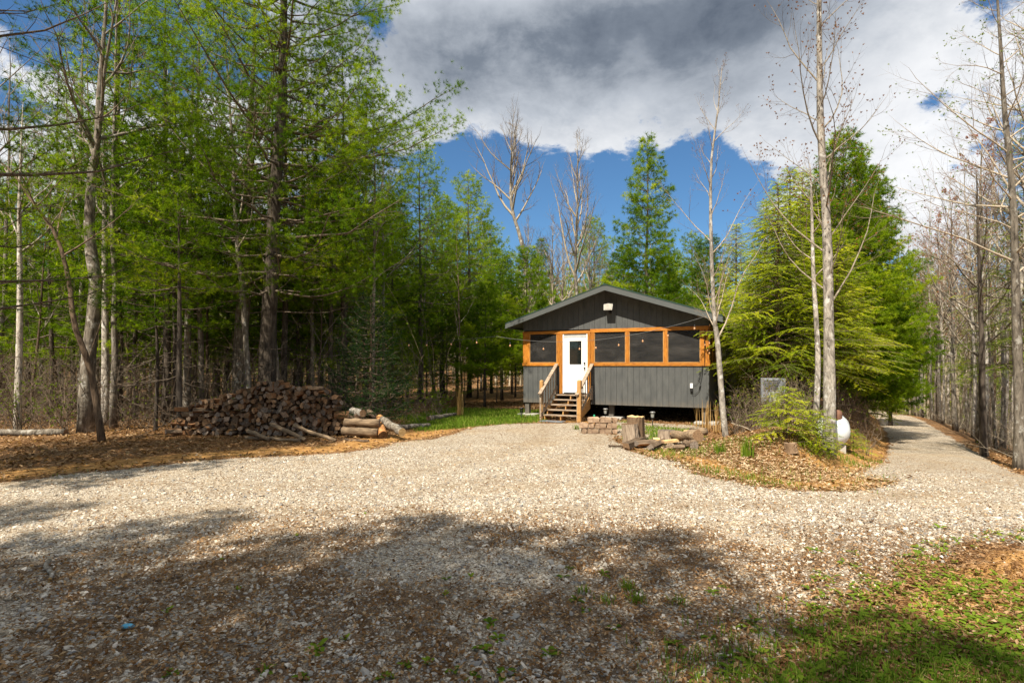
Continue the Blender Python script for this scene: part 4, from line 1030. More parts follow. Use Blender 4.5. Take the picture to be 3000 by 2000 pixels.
def hemlock(seed, H, r0, base, Rmax, leaf=.05, lw=.014, step=.035, whorl=.33, per=5, lean=(0, 0), droop=.32, bl=.16, P=None, top_pow=.85, sprayl=1.0):
    """hemlock: flat drooping feathery sprays"""
    rng = np.random.default_rng(seed); P, R = wander(rng, H, r0, 12, .012, lean)
    T, C = Acc(), Acc(); T.tube(P, R, 8, 0, .5, True, .03, rng); zs = P[:, 2]; z = base
    LP, LD, LS, LT = [], [], [], []; A1, B1, C1, ra = [], [], [], []
    while z < H-.05:
        c = np.array([np.interp(z, zs, P[:, k]) for k in range(3)]); rel = (z-base)/(H-base); a0 = rng.uniform(0, 6.28)
        for q in range(per):
            a = a0+q*6.283/per+rng.normal(0, .3); h = np.array([math.cos(a), math.sin(a), 0]); side = np.array([-h[1], h[0], 0])
            ln = Rmax*(1-rel)**top_pow*rng.uniform(.55, 1.15)+.15; el = .26+.5*rel+rng.normal(0, .14); n = 6; s = np.linspace(0, 1, n)[:, None]
            B = c+s*ln*(h*math.cos(el)+UP*math.sin(el))-UP*droop*ln*s**2*.75+side*rng.normal(0, .1)*ln*s**2
            C.tube(B, np.linspace(.006+.007*ln, .003, n), 4, 1); tb = np.clip(rng.normal(.42, .27), 0, 1)
            m = max(2, int(ln/bl))
            for j in range(m+1):
                f = .18+.82*j/m; p = pathpt(B, min(f, .999)); sd = 1 if j % 2 else -1
                d = norm(h*rng.uniform(.5, .9)+side*sd*rng.uniform(.5, 1)*(j < m)+UP*rng.normal(-.12, .1)); sl = (ln*.45*(1.08-f)+.14)*rng.uniform(.7, 1.2)*sprayl
                e = p+d*sl-UP*.16*sl; A1.append(p); B1.append((p+e)/2+UP*.05*sl); C1.append(e); ra.append(.003+.003*sl)
                g = max(3, int(sl/step)); ff = (np.arange(g)+.5)/g; pts = p+(e-p)*ff[:, None]+UP*(.2*sl*ff*(1-ff))[:, None]
                sv = norm(np.cross(d, UP)); LP.append(np.repeat(pts, 2, 0)); sg = np.tile([1., -1.], g)[:, None]
                dd = norm(sv*sg*rng.uniform(.6, 1, (2*g, 1))+d*.75+rng.normal(0, .22, (2*g, 3))-UP*.12)
                LD.append(dd); LS.append(np.repeat(leaf*(1.5-.9*ff), 2)*rng.uniform(.7, 1.3, 2*g)); LT.append(np.clip(np.full(2*g, tb+rng.normal(0, .08))+np.repeat(.18*ff, 2), 0, 1))
        z += whorl*rng.uniform(.7, 1.3)
    ribbon_tubes(C, np.array(A1), np.array(B1), np.array(C1), np.array(ra), .0015)
    p = np.concatenate(LP); d = np.concatenate(LD); s = np.concatenate(LS)[:, None]; k = len(p)
    nrm = norm(UP+rng.normal(0, .35, (k, 3))); sv = norm(np.cross(d, nrm))*lw/2
    V = np.stack([p, p+d*s*.5+sv, p+d*s, p+d*s*.5-sv], 1).reshape(-1, 3)
    C.add(V, np.arange(4*k).reshape(-1, 4), 0, np.repeat(np.concatenate(LT), 4))
    return T, C

def bare(seed, H, r0, first=.35, limbs=18, L0=.32, up=.5, lv=2, kids=(6, 5), P=None, lean=(0, 0), bud=0, budmat=2, thin=1.0, ang=(.55, .95), power=.85, wob=.015, leafy=0, budsize=.03):
    """leafless hardwood; bud = chance of a bud or seed cone at a twig tip"""
    rng = np.random.default_rng(seed)
    if P is None: P, R = wander(rng, H, r0, 14, wob, lean, power)
    else:
        P = np.asarray(P, float); t = np.linspace(0, 1, len(P)); R = r0*((1-t)**power*.95+.05); R[0] *= 1.18
    H = P[-1, 2]; T, C = Acc(), Acc(); T.tube(P, R, 10, 0, .5, True, .045, rng)
    tips = []; A1, B1, C1, ra = [], [], [], []
    def grow(p, d, L, r, lev):
        if lev == 0:
            e = p+d*L+UP*up*.25*L+rng.normal(0, .06*L, 3); A1.append(p); B1.append((p+e)/2-UP*.04*L+rng.normal(0, .05*L, 3)); C1.append(e); ra.append(r); tips.append((e, d)); return
        n = 6; Q = [p]; dd = d
        for i in range(n):
            dd = norm(dd+rng.normal(0, .10, 3)+UP*up*.13); Q.append(Q[-1]+dd*L/n)
        Q = np.array(Q); C.tube(Q, np.linspace(r, r*.22, n+1), 5 if lev > 1 else 4, 0 if lev > 1 else 1)
        m = int(kids[lev-1]*rng.uniform(.7, 1.3))
        for k in range(m):
            f = .18+.8*(k+rng.random())/m; b = pathpt(Q, f); i = min(int(f*n), n-1); t = norm(Q[i+1]-Q[i]); pr = norm(np.cross(t, unit(rng, 1)[0]))
            a = rng.uniform(.5, .95); grow(b, norm(t*math.cos(a)+pr*math.sin(a)), L*rng.uniform(.3, .5)*(1.15-.5*f), max(r*.42*(1-.6*f), .0025*thin), lev-1)
        grow(Q[-1], dd, L*.2, r*.25, 0)
    for i in range(limbs):
        f = first+(1-first)*(i+rng.random()*.7)/limbs; f = min(f, .985); p = pathpt(P, f); a = i*2.4+rng.normal(0, .4)
        el = math.pi/2-rng.uniform(*ang); h = np.array([math.cos(a)*math.cos(el), math.sin(a)*math.cos(el), math.sin(el)])
        L = H*L0*(1.12-((f-first)/(1-first))**1.2)*rng.uniform(.55, 1.1)
        r = np.interp(f, np.linspace(0, 1, len(R)), R); grow(p, h, L, min(r*.55, .006+.011*L)*thin, lv)
    ribbon_tubes(C, np.array(A1), np.array(B1), np.array(C1), np.array(ra), .0012*thin)
    if bud or leafy:
        sel = [t for t in tips if rng.random() < max(bud, leafy)]
        if sel:
            p = np.array([t[0] for t in sel]); d = np.array([t[1] for t in sel]); tufts(C, rng, p, d, 5 if bud else 7, budsize, budsize*.5, .55 if bud else .9, .3, budmat)
    return T, C

def meshes(TC, tm, cm): return TC[0].mesh('trunk', tm), TC[1].mesh('crown', cm)
def put(name, ms, x, y, label, cat='tree', group=None, rz=0.0, s=1.0, dz=0.0, sz=None):
    root = thing(name, label, cat, (x, y, gz(x, y)+dz), rz, group); root.scale = (s, s, sz or s)
    for nm, me in zip(('trunk', 'crown'), ms):
        o = bpy.data.objects.new(nm, me); COL.objects.link(o); o.parent = root
    return root
PB, GB, LBk = M['bark_pine'], M['bark_grey'], M['bark_pale']
PINE = [M['needles'], M['twig_dark']]; PALE = [M['needles_pale'], M['twig']]; HEM = [M['hemlock'], M['twig']]
BARE = [M['twig_pale'], M['twig'], M['bud']]; BAREG = [M['bark_grey'], M['twig'], M['leaf']]; RED = [M['bark_grey'], M['twig'], M['redbud']]

def tpath(pix, d, wobble=0.0, seed=0):
    """trunk path from picture positions at one depth, relative to its foot"""
    rng = np.random.default_rng(seed); x0, y0 = at(pix[0][0], d); z0 = gz(x0, d); Pz = []
    for k, (px, py) in enumerate(pix):
        x, y = at(px, d); z = up(py, d)-z0 if k else -.15
        Pz.append((x-x0, rng.normal(0, wobble)*(k > 0), z))
    Pz = np.array(Pz); t = np.linspace(0, 1, len(Pz)); tt = np.linspace(0, 1, 16)
    S = _spline(Pz, 16); return S, x0, d

# --- foreground slim trees before the cabin
P, x, d = tpath([(2128, 1308), (2118, 1200), (2103, 1000), (2092, 930), (2084, 700), (2084, 480), (2102, 330), (2116, 195)], 14.4, .02, 1)
put('slim_bare_tree', meshes(bare(101, 0, .082, .30, 24, .26, .75, 2, (7, 5), P=P, ang=(.5, .85), bud=.5, budsize=.022, thin=.72), LBk, BARE), x, d, 'slim leafless tree with mottled pale trunk right in front of the cabin corner')
P, x, d = tpath([(2425, 1330), (2430, 1200), (2428, 1000), (2420, 700), (2408, 400), (2402, 100), (2400, -300), (2405, -560)], 12.4, .02, 2)
put('tall_bare_tree', meshes(bare(102, 0, .145, .33, 36, .21, .6, 2, (8, 6), P=P, ang=(.55, .95), thin=.62, bud=.75, budsize=.045), LBk, BARE), x, d, 'tall pale trunked leafless tree with brown seed cones beside the propane tank')
P, x, d = tpath([(2388, 1262), (2392, 1050), (2384, 800), (2376, 560), (2372, 480)], 15.2, .03, 3)
put('slim_bare_tree', meshes(bare(103, 0, .085, .45, 9, .25, .5, 2, (5, 4), P=P), LBk, BARE), x, d, 'thin grey tree standing just left of the tall pale trunk by the tank')

# --- hemlocks and pines right of the cabin
hemA = meshes(hemlock(201, 7.6, .10, 1.7, 2.6, .060, .019, .022, .19, 6), M['bark_brown'], HEM)
hemB = meshes(hemlock(202, 9.0, .12, .6, 2.9, .064, .021, .024, .19, 6), M['bark_brown'], HEM)
pineR = meshes(pine(203, 12.5, .15, .6, 3.6, 13, .18, .02, .36, .13, .8, 6, bl=.19, top_pow=.7, plume=12), PB, [M['needles'], M['twig']])
x, y = at(2280, 18.0); put('hemlock_tree', hemA, x, y, 'yellow green hemlock with dark trunk right of the cabin corner', rz=.4, s=1.0)
x, y = at(2222, 20.5); put('hemlock_tree', hemB, x, y, 'yellow green hemlock pressed against the right side wall of the cabin', rz=2.0, s=.68)
x, y = at(2315, 20.0); put('hemlock_tree', hemA, x, y, 'bushy hemlock behind the pale vented cabinet', rz=3.7, s=1.15)
pineQ = meshes(pine(205, 10.5, .14, 2.2, 3.3, 13, .18, .02, .34, .13, 1.2, 6, bl=.19, top_pow=.7, plume=12), PB, [M['needles'], M['twig']])
x, y = at(2475, 22.5); put('white_pine', pineR, x, y, 'tall bright white pine rising above the hemlocks behind the tank', rz=1.1, s=.86)
x, y = at(2532, 24.5); put('white_pine', pineR, x, y, 'broad bushy pine on the bank top left of the gravel road', rz=4.4, s=.86)
x, y = at(2390, 25.0); put('white_pine', pineR, x, y, 'white pine between two hemlocks behind the tall pale trunk', rz=5.0, s=.74)
x, y = at(2610, 32); put('white_pine', pineQ, x, y, 'smaller pine farther along the left edge of the road', rz=2.6, s=.75)
x, y = at(2240, 23.5); put('hemlock_tree', hemB, x, y, 'tall hemlock behind the one pressed against the cabin wall', rz=5.2, s=.98)
x, y = at(2352, 22.5); put('hemlock_tree', hemA, x, y, 'hemlock between the thin grey tree and the tall bright pine', rz=1.7, s=1.25)
x, y = at(2452, 19.0); put('hemlock_tree', hemA, x, y, 'hemlock directly behind the propane tank', rz=.2, s=.82)
x, y = at(2160, 30.0); put('hemlock_tree', hemB, x, y, 'hemlock showing over the right end of the cabin roof', rz=.9, s=1.05)
hemS = meshes(hemlock(204, 1.5, .03, .15, 1.1, .07, .022, .030, .14, 6, droop=.45), M['bark_brown'], HEM)
for px, py, s, rz, lb in ((2395, 1325, .6, 0, 'small hemlock sapling with bright drooping sprays at the foot of the tall trunk'), (2305, 1282, .72, 2, 'bright hemlock sapling spreading over the shrubs left of the tank'), (2500, 1330, .42, 4, 'tiny hemlock seedling on the bank right of the tank'), (2600, 1212, 1.5, 1, 'hemlock sapling at the top of the cut bank by the road'), (2540, 1225, 1.5, 3, 'spreading hemlock sapling in the shade behind the cut bank')):
    x, y = unproject(px, py); put('hemlock_sapling', hemS, x, y, lb, 'sapling', None, rz, s)

# --- trees behind the cabin
bareB = meshes(bare(301, 15.5, .15, .42, 20, .30, .8, 2, (9, 8), ang=(.4, .8), thin=1.5), GB, BARE)
x, y = at(1690, 34); put('bare_tree', bareB, x, y, 'tall leafless grey tree standing straight behind the cabin roof', rz=.5, s=1.0)
P, x, d = tpath([(1600, 1100), (1560, 900), (1530, 720), (1498, 600), (1500, 480), (1515, 370)], 33, .1, 5)
put('bare_tree', meshes(bare(302, 0, .17, .50, 18, .33, .7, 2, (9, 8), P=P, ang=(.4, .9), thin=1.5), GB, BARE), x, d, 'leafless tree with trunk leaning left behind the cabin roof')
for px, d_, s, rz, lb in ((1612, 36, .72, 2, 'thin leafless tree between the leaning tree and the straight one'), (1545, 30, .62, 3.3, 'forked leafless tree left of the cabin roof'), (1730, 38, .75, 4, 'leafless tree just right of the straight grey one'), (1790, 40, .66, 1.3, 'leafless tree left of the cone topped pine'), (1655, 42, .8, 5.2, 'leafless tree far behind the ridge of the cabin roof')):
    x, y = at(px, d_); put('bare_tree', bareB, x, y, lb, 'tree', 'leafless trees behind the cabin', rz, s)
pineM1 = meshes(pine(401, 13.5, .15, 1.5, 2.9, 13, .22, .020, .44, .20, 1.0, 5, bl=.28, top_pow=.8, extra=.4, plume=11), PB, [M['needles'], M['twig_dark']])
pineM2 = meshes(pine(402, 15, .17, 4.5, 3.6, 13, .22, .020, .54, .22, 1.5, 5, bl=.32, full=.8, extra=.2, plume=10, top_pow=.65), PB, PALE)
pineM3 = meshes(pine(403, 11.5, .13, 2.5, 3.3, 13, .22, .020, .48, .20, 1.0, 5, bl=.28, extra=.4, plume=12, top_pow=.65), PB, [M['needles'], M['twig']])
pineM4 = meshes(pine(404, 16, .15, 4.8, 4.0, 13, .22, .019, .58, .24, 1.8, 5, bl=.34, full=.7, deadlen=2.4, extra=.1, plume=6.5, top_pow=.55), PB, PINE)
x, y = at(1892, 31); put('white_pine', pineM1, x, y, 'dark pointed pine with a narrow top behind the right roof slope', rz=1, s=1.05)
x, y = at(1375, 34); put('white_pine', pineM2, x, y, 'pale green pine with a slender top left of the cabin', rz=2, s=.88)
for px, d_, k, s, rz, lb in ((1960, 36, 1, .72, 2, 'shorter pine right of the dark pointed pine'), (1830, 37, 3, .82, 4, 'pine left of the dark pointed pine behind the roof'), (1540, 27.5, 3, .66, 1, 'dark bushy pine behind the left slope of the cabin roof'),
                             (1470, 31, 3, .70, 3, 'bright bushy pine close to the left wall of the cabin'), (1300, 33, 2, .78, .4, 'pine left of the pale green slender one'), (1235, 29, 4, .82, 1.7, 'pine standing left of the hanging string lights'),
                             (1160, 36, 3, 1.0, 5, 'pine far behind the young dark spruce'), (1420, 44, 1, .95, 2.2, 'far pine between the pale pine and the cabin'), (1590, 47, 1, .9, 3.2, 'far pine seen through the leafless trees'), (1745, 45, 2, .9, 1, 'far pine behind the peak of the cabin'), (2030, 44, 2, .8, 1.5, 'far pine behind the slim tree at the cabin corner'),
                             (2075, 38, 3, .9, 5.5, 'bushy pine seen right of the cabin peak'), (1500, 38, 3, .55, 6, 'low pine behind the left eave of the cabin'), (1420, 26.5, 3, .50, .7, 'small light green pine nearest the left side of the cabin')):
    x, y = at(px, d_); put('white_pine', (pineM1, pineM2, pineM3, pineM4)[k-1], x, y, lb, 'tree', None, rz, s)

# --- big pines and hardwoods of the left wood
P, x, d = tpath([(778, 1250), (785, 1000), (795, 800), (808, 550), (826, 300), (832, 50), (836, -250), (836, -520)], 18.0, .03, 7)
put('white_pine', meshes(pine(501, P[-1, 2], .29, 4.2, 6.0, 26, .145, .0075, .56, .21, 1.9, 6, P=P, bl=.30, deadlen=2.6, top_pow=.42, extra=.2, full=.9, plume=19), PB, PINE), x, d, 'great dark trunked pine rising behind the woodpile out of the frame')
P, x, d = tpath([(250, 1280), (262, 1050), (285, 850), (262, 700), (275, 520), (283, 440), (295, 250), (305, 60), (325, -200)], 16.5, .04, 8)
put('hardwood_tree', meshes(bare(502, 0, .21, .52, 12, .34, .5, 2, (7, 6), P=P, ang=(.6, 1.1), thin=1.1), GB, BAREG), x, d, 'thick crooked grey hardwood with a forked limb in the left wood')
P, x, d = tpath([(300, 1280), (268, 1100), (225, 950), (200, 830), (160, 690), (95, 590), (30, 500), (-60, 430)], 14.5, .05, 9)
put('leaning_tree', meshes(bare(503, 0, .085, .5, 8, .35, .3, 2, (6, 5), P=P), M['bark_brown'], [M['bark_brown'], M['twig_dark'], M['leaf']]), x, d, 'dark curved trunk leaning away to the left in the left wood')
P, x, d = tpath([(700, 1235), (706, 1000), (722, 800), (716, 650), (735, 500), (728, 380), (745, 150), (740, -100)], 20.0, .04, 10)
put('hardwood_tree', meshes(bare(504, 0, .26, .48, 12, .34, .5, 2, (7, 6), P=P, thin=1.1), GB, BAREG), x, d, 'grey hardwood trunk left of the great pine behind the woodpile')
for n_, (px, py, top, dx, d_, r, lb, m_) in enumerate(((524, 1262, 560, -4, 15.8, .085, 'straight dark pine stem at the left end of the woodpile', PB), (455, 1256, 720, 6, 17.0, .06, 'thin straight dark stem left of the woodpile', PB), (545, 1230, 150, 25, 19, .13, 'grey leaning trunk behind the left end of the woodpile', GB),
        (310, 1268, 200, -8, 18.5, .13, 'pale grey trunk right of the crooked hardwood', LBk), (50, 1270, 300, 18, 16, .10, 'pale mottled trunk near the left edge of the wood', LBk), (605, 1225, 600, 5, 21, .065, 'slender dark stem in the gap left of the grey hardwood', M['bark_brown']),
        (968, 1235, 420, 10, 21, .10, 'dark pine stem right of the great pine', PB), (905, 1220, 300, -5, 25, .12, 'brown trunk behind the right half of the woodpile', M['bark_brown']), (880, 1215, 240, 8, 27, .13, 'grey trunk close beside the great pine', GB))):
    P, x, d = tpath([(px, py), (px+dx*.4, py*.6+top*.4), (px+dx*.6, py*.3+top*.7), (px+dx, top)], d_, .04, 20+n_)
    if m_ is PB: ms = meshes(pine(520+n_, P[-1, 2], r, P[-1, 2]*.55, 2.0, 9, .14, .011, .5, .15, .6, 4, P=P, bl=.24, deadlen=1.5), PB, PINE)
    else: ms = meshes(bare(520+n_, 0, r, .45, 10, .3, .5, 2, (6, 5), P=P, thin=1.0), m_, BAREG)
    put('slender_pine' if m_ is PB else 'hardwood_tree', ms, x, d, lb)
spr = meshes(pine(560, 4.6, .06, .35, 1.7, 12, .06, .010, .26, .055, .3, 6, bl=.15, droop=.5), M['bark_brown'], [M['spruce'], M['twig_dark']])
x, y = at(1085, 16.8); put('spruce_sapling', spr, x, y, 'young dark green spruce with drooping boughs right of the woodpile', 'sapling', None, .3, .88)

# near pine just left of the frame whose boughs reach across the upper left corner
nearP = meshes(pine(570, 15, .22, 2.8, 5.4, 18, .13, .0075, .60, .20, 2.0, 5, bl=.28, full=.6, top_pow=.5, extra=.1, plume=8), PB, PINE)
put('white_pine', nearP, -11.6, 9.6, 'near pine at the left edge whose long boughs cross the upper left corner', rz=.35)

# wood on the left: shared kinds standing deeper in
rng = np.random.default_rng(77)
hardA = meshes(bare(601, 15, .10, .40, 13, .26, .6, 2, (6, 5), thin=1.2), GB, BAREG)
hardB = meshes(bare(602, 13, .09, .35, 14, .24, .6, 2, (7, 6), thin=1.1, lean=(.7, .2)), GB, BARE)
hardC = meshes(bare(603, 9, .055, .25, 12, .30, .7, 2, (6, 5), thin=1.0, lean=(-.4, .3), leafy=.25, budsize=.05), M['bark_brown'], BAREG)
pineD = meshes(pine(610, 15, .12, 3.8, 3.2, 13, .20, .018, .56, .24, .8, 5, bl=.34, deadlen=2.6, extra=.1, full=.65, plume=6.5, top_pow=.6), PB, PINE)
pineE = meshes(pine(611, 9, .085, 1.8, 2.5, 14, .18, .015, .46, .20, .5, 4, bl=.30, deadlen=1.6, extra=.2, full=.8, plume=9), PB, PINE)
KIND = [('white_pine', pineD, 'dark barked pine', 'pines deep in the left wood', 11), ('white_pine', pineM4, 'pine with a high crown', 'high crowned pines in the left wood', 5),
        ('young_pine', pineE, 'young green pine', 'young pines in the left wood', 27), ('hardwood_tree', hardA, 'grey leafless hardwood', 'grey hardwoods in the left wood', 26),
        ('hardwood_tree', hardB, 'pale slender leafless hardwood', 'pale hardwoods in the left wood', 20), ('sapling', hardC, 'thin brown leafless sapling', 'brown saplings in the left wood', 26)]
taken = []
for nm, ms, lb, grp, cnt in KIND:
    k = 0; tries = 0
    while k < cnt and tries < 600:
        tries += 1; d_ = 17.5+32*rng.random()**1.3; px = rng.uniform(-260, 1420)
        if 'young' in nm or nm == 'sapling': d_ = 18.0+19*rng.random()
        x, y = at(px, d_)
        if px > 1150 and d_ < 27 or (120 < px < 320 and d_ < 22 and 'pine' in nm): continue
        if any((x-a)**2+(y-b)**2 < 1.1 for a, b in taken): continue
        where = ('at the far left' if px < 180 else 'by the crooked hardwood' if px < 400 else 'left of the great pine' if px < 680 else 'around the great pine' if px < 900 else 'behind the dark spruce' if px < 1150 else 'beyond the grass')
        far = 'at the front of the wood' if d_ < 24 else 'deep in the wood'
        taken.append((x, y)); put(nm, ms, x, y, f'{lb} {far} {where}', 'tree', grp, rng.uniform(0, 6.28), rng.uniform(.75, 1.2)); k += 1

for px, d_, k, s_, rz in ((1195, 29, 5, .42, 0), (1250, 33, 3, .45, 1), (1310, 30, 5, .5, 2), (1400, 33, 3, .42, 3), (1455, 29, 5, .38, 4), (1510, 34, 3, .45, 5), (1360, 27, 5, .3, 6), (1180, 25, 5, .35, 2.5), (1120, 27, 5, .5, 1.5)):
    x, y = at(px, d_); put('young_pine', pineE if k == 5 else pineM3, x, y, 'low bright green young pine bushing down to the grass left of the cabin', 'tree', 'young pines beyond the grass', rz, s_)

for px, d_, s_, rz in ((395, 20.5, 1.15, 0), (480, 24, 1.2, 1), (575, 22.5, 1.1, 2), (640, 26, 1.3, 3), (870, 23, 1.1, 4), (940, 26, 1.2, 5), (1010, 22, .9, 6), (345, 25, 1.25, 2.2), (150, 21, 1.1, 3.6), (1120, 30, 1.2, 4.4), (1270, 38, 1.4, .4), (1340, 42, 1.5, 1.4), (1440, 39, 1.3, 2.4)):
    x, y = at(px, d_); put('young_pine', pineE, x, y, 'young pine with green boughs low among the trunks behind the woodpile' if px < 1060 else 'young pine filling the gap between the dark spruce and the cabin', 'tree', 'young pines low among the trunks', rz, s_)

# wood on the right, beyond the road
hardR = meshes(bare(620, 15, .095, .38, 15, .22, .7, 2, (7, 6), thin=1.3), LBk, BARE)
hardR2 = meshes(bare(621, 16, .11, .42, 14, .24, .6, 2, (7, 6), thin=1.3, lean=(.6, 0)), M['bark_pale'], BARE)
hardR3 = meshes(bare(622, 12, .06, .3, 13, .22, .6, 2, (6, 5), thin=1.2, lean=(-.5, .2)), GB, BARE)
redT = meshes(bare(623, 13, .13, .28, 28, .32, .5, 2, (10, 9), thin=1.1, ang=(.6, 1.1), bud=.3, budsize=.07), GB, RED)
pineRR = pineM4
P, x, d = tpath([(2985, 1420), (2988, 1200), (2978, 900), (2966, 600), (2948, 350), (2930, 100), (2915, -150)], 14.2, .03, 31)
put('tall_bare_tree', meshes(bare(630, 0, .13, .38, 34, .27, .4, 2, (9, 7), P=P, ang=(.8, 1.25), thin=.65, leafy=.4, budsize=.045), GB, [M['twig_pale'], M['twig'], M['leaf']]), x, d, 'tall pale tree with budding boughs at the right edge of the road')
P, x, d = tpath([(2885, 1400), (2880, 1200), (2876, 1000), (2868, 700), (2860, 500)], 18.0, .03, 32)
put('hardwood_tree', meshes(bare(631, 0, .125, .45, 10, .28, .5, 2, (7, 5), P=P), PB, BAREG), x, d, 'dark trunk standing out among the pale trunks right of the road')
x, y = at(2800, 31); put('red_budding_tree', redT, x, y, 'leafless tree with reddish buds right of the gravel road', rz=1, s=1.0)
x, y = at(2870, 23); put('red_budding_tree', redT, x, y, 'reddish budding tree nearer the right edge of the frame', rz=3, s=.98)
x, y = at(2740, 38); put('red_budding_tree', redT, x, y, 'reddish budding tree farthest along the road', rz=5, s=1.05)
hemC = meshes(hemlock(640, 12, .14, 3.0, 2.6, .07, .02, .045, .38, 5), M['bark_brown'], [M['needles_pale'], M['twig']])
x, y = at(3010, 19); put('hemlock_tree', hemC, x, y, 'tall sparse hemlock at the right edge of the frame', rz=1)
x, y = at(2905, 33); put('hemlock_tree', hemC, x, y, 'sparse hemlock deep among the trunks right of the road', rz=2.2, s=1.1)
rng = np.random.default_rng(88); cnt = {0: 0, 1: 0, 2: 0}; tk = []
RK = [('hardwood_tree', hardR, 'slender pale leafless trunk', 'pale slender trunks right of the road', 66), ('hardwood_tree', hardR2, 'grey white leafless trunk leaning slightly', 'leaning pale trunks right of the road', 38), ('sapling', hardR3, 'thin brown leafless sapling', 'brown saplings right of the road', 56)]
for nm, ms, lb, grp, n_ in RK:
    k = tries = 0
    while k < n_ and tries < 3000:
        tries += 1; d_ = 15+60*rng.random()**1.4; px = rng.uniform(2600, 3150); x, y = at(px, d_)
        s, zr, w, ii = road_rel(x, y)
        if s[0] < w[0]+1.0 or any((x-a)**2+(y-b)**2 < .8 for a, b in tk): continue
        far = 'near the road mouth' if d_ < 26 else 'halfway along the road' if d_ < 42 else 'far up the road'; side = 'beside its right edge' if s[0] < w[0]+3.5 else 'well off its right edge'
        tk.append((x, y)); put(nm, ms, x, y, f'{lb} {far} {side}', 'tree', grp, rng.uniform(0, 6.28), rng.uniform(.8, 1.15)); k += 1
for px, d_, s in ((2700, 46, .9), (2660, 58, 1.0), (2760, 64, 1.1), (2850, 52, .9)):
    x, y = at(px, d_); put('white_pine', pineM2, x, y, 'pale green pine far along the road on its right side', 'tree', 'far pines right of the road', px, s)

# trees behind the photographer, whose crowns shade the near gravel
shade = meshes(pine(700, 16, .20, 5.0, 3.4, 8, .30, .045, .6, .30, 4.0, 5, bl=.4, plume=6, extra=.2), PB, PINE)
for x, y, s, rz in ((-12.2, 6.2, 1.2, 2.9), (-5.7, -2.7, .86, 1.9), (-13.2, -3.9, 1.1, 1), (-10.6, -4.4, 1.08, 2), (-7.9, -4.8, 1.1, 3), (-5.2, -4.9, 1.05, 4), (-4.4, -7.6, 1.1, 5), (-14.8, -6.4, 1.1, 2.2), (-12.2, -7.0, 1.1, 1.3), (-9.5, -7.4, 1.1, .3), (-6.8, -7.4, 1.1, 4.3), (-11, -9.8, 1.1, 3.3)):
    put('white_pine', shade, x, y, 'tall pine behind the photographer shading the near gravel', 'tree', 'pines behind the photographer', rz, s)

# --- far wood: reads as one mass
def far_wood():
    rng = np.random.default_rng(90); a = Acc(); N = 2300
    ang = np.radians(rng.uniform(-62, 62, N)); r = rng.uniform(50, 125, N); x = r*np.sin(ang); y = r*np.cos(ang); z = ground(x, y)
    s, zr, w, ii = road_rel(x, y); keep = np.abs(s) > 3; x, y, z = x[keep], y[keep], z[keep]; n = len(x)
    H = rng.uniform(7, 13, n); A = np.stack([x, y, z-.3], -1); C = A+np.stack([rng.normal(0, .5, n), rng.normal(0, .5, n), H], -1)
    ribbon_tubes(a, A, (A+C)/2+rng.normal(0, .15, (n, 3)), C, rng.uniform(.07, .17, n), .03, 1)
    # twigs
    k = n*16; i = rng.integers(0, n, k); f = rng.uniform(.25, 1, k)[:, None]; p = A[i]*(1-f)+C[i]*f; d = norm(unit(rng, k)+UP*.7); e = p+d*rng.uniform(.8, 2.6, (k, 1)); ribbon_tubes(a, p, (p+e)/2+rng.normal(0, .1, (k, 3)), e, .03, .008, 1)
    pines = rng.random(n) < np.where(x > 25, .10, .45); q = np.where(pines)[0]; m = 75; i = np.repeat(q, m); f = rng.uniform(.18, 1, len(i)); ra = (1.05-f)*2.6*rng.random(len(i))**.6; th = rng.uniform(0, 6.28, len(i))
    p = A[i]*(1-f[:, None])+C[i]*f[:, None]+np.stack([ra*np.cos(th), ra*np.sin(th), rng.normal(0, .25, len(i))], -1)
    tufts(a, rng, p, norm(np.stack([np.cos(th), np.sin(th), 0*th], -1)), 7, .75, .10, .8, .1, 0)
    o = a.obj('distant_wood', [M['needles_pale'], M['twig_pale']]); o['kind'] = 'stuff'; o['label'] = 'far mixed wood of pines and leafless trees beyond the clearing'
far_wood()

# --- undergrowth of bare twigs and brush in the woods
def brush(name, label, px0, px1, d0, d1, N, hmax, m, seed, side=None, lf=.10):
    rng = np.random.default_rng(seed); d = rng.uniform(d0, d1, N); px = rng.uniform(px0, px1, N); x = (px-1500)/F*d; y = d
    if side: s, zr, w, ii = road_rel(x, y); k = s > w+1.2; x, y = x[k], y[k]
    n = len(x); z = ground(x, y); L = hmax*rng.random(n)**1.2*.9+.3; az = rng.uniform(0, 6.28, n); el = np.radians(rng.uniform(15, 88, n))
    D = np.stack([np.cos(az)*np.cos(el), np.sin(az)*np.cos(el), np.sin(el)], -1); A = np.stack([x, y, z-.02+(rng.random(n) < .4)*rng.uniform(0, hmax*.7, n)], -1); C = A+D*L[:, None]; C[:, 2] = np.maximum(C[:, 2]-.25*L*rng.random(n), z+.02)
    a = Acc(); B = (A+C)/2+UP*(.18*L*rng.random(n))[:, None]+rng.normal(0, .06, (n, 3)); ribbon_tubes(a, A, B, C, rng.uniform(.004, .011, n), .002, 0)
    k = n*4; i = rng.integers(0, n, k); f = rng.uniform(.2, 1, k)[:, None]; p = np.where(f < .5, A[i]*(1-2*f)+B[i]*2*f, B[i]*(2-2*f)+C[i]*(2*f-1)); e = p+norm(D[i]+unit(rng, k))*rng.uniform(.12, .6, (k, 1)); ribbon_tubes(a, p, (p+e)/2+rng.normal(0, .02, (k, 3)), e, .0035, .001, 0)
    j = rng.random(k) < lf; tufts(a, rng, e[j], norm(e[j]-p[j]), 4 if lf < .5 else 6, .05 if lf < .5 else .075, .03 if lf < .5 else .036, .9, .2, 1)
    o = a.obj(name, [m, M['leaf']]); o['kind'] = 'stuff'; o['label'] = label
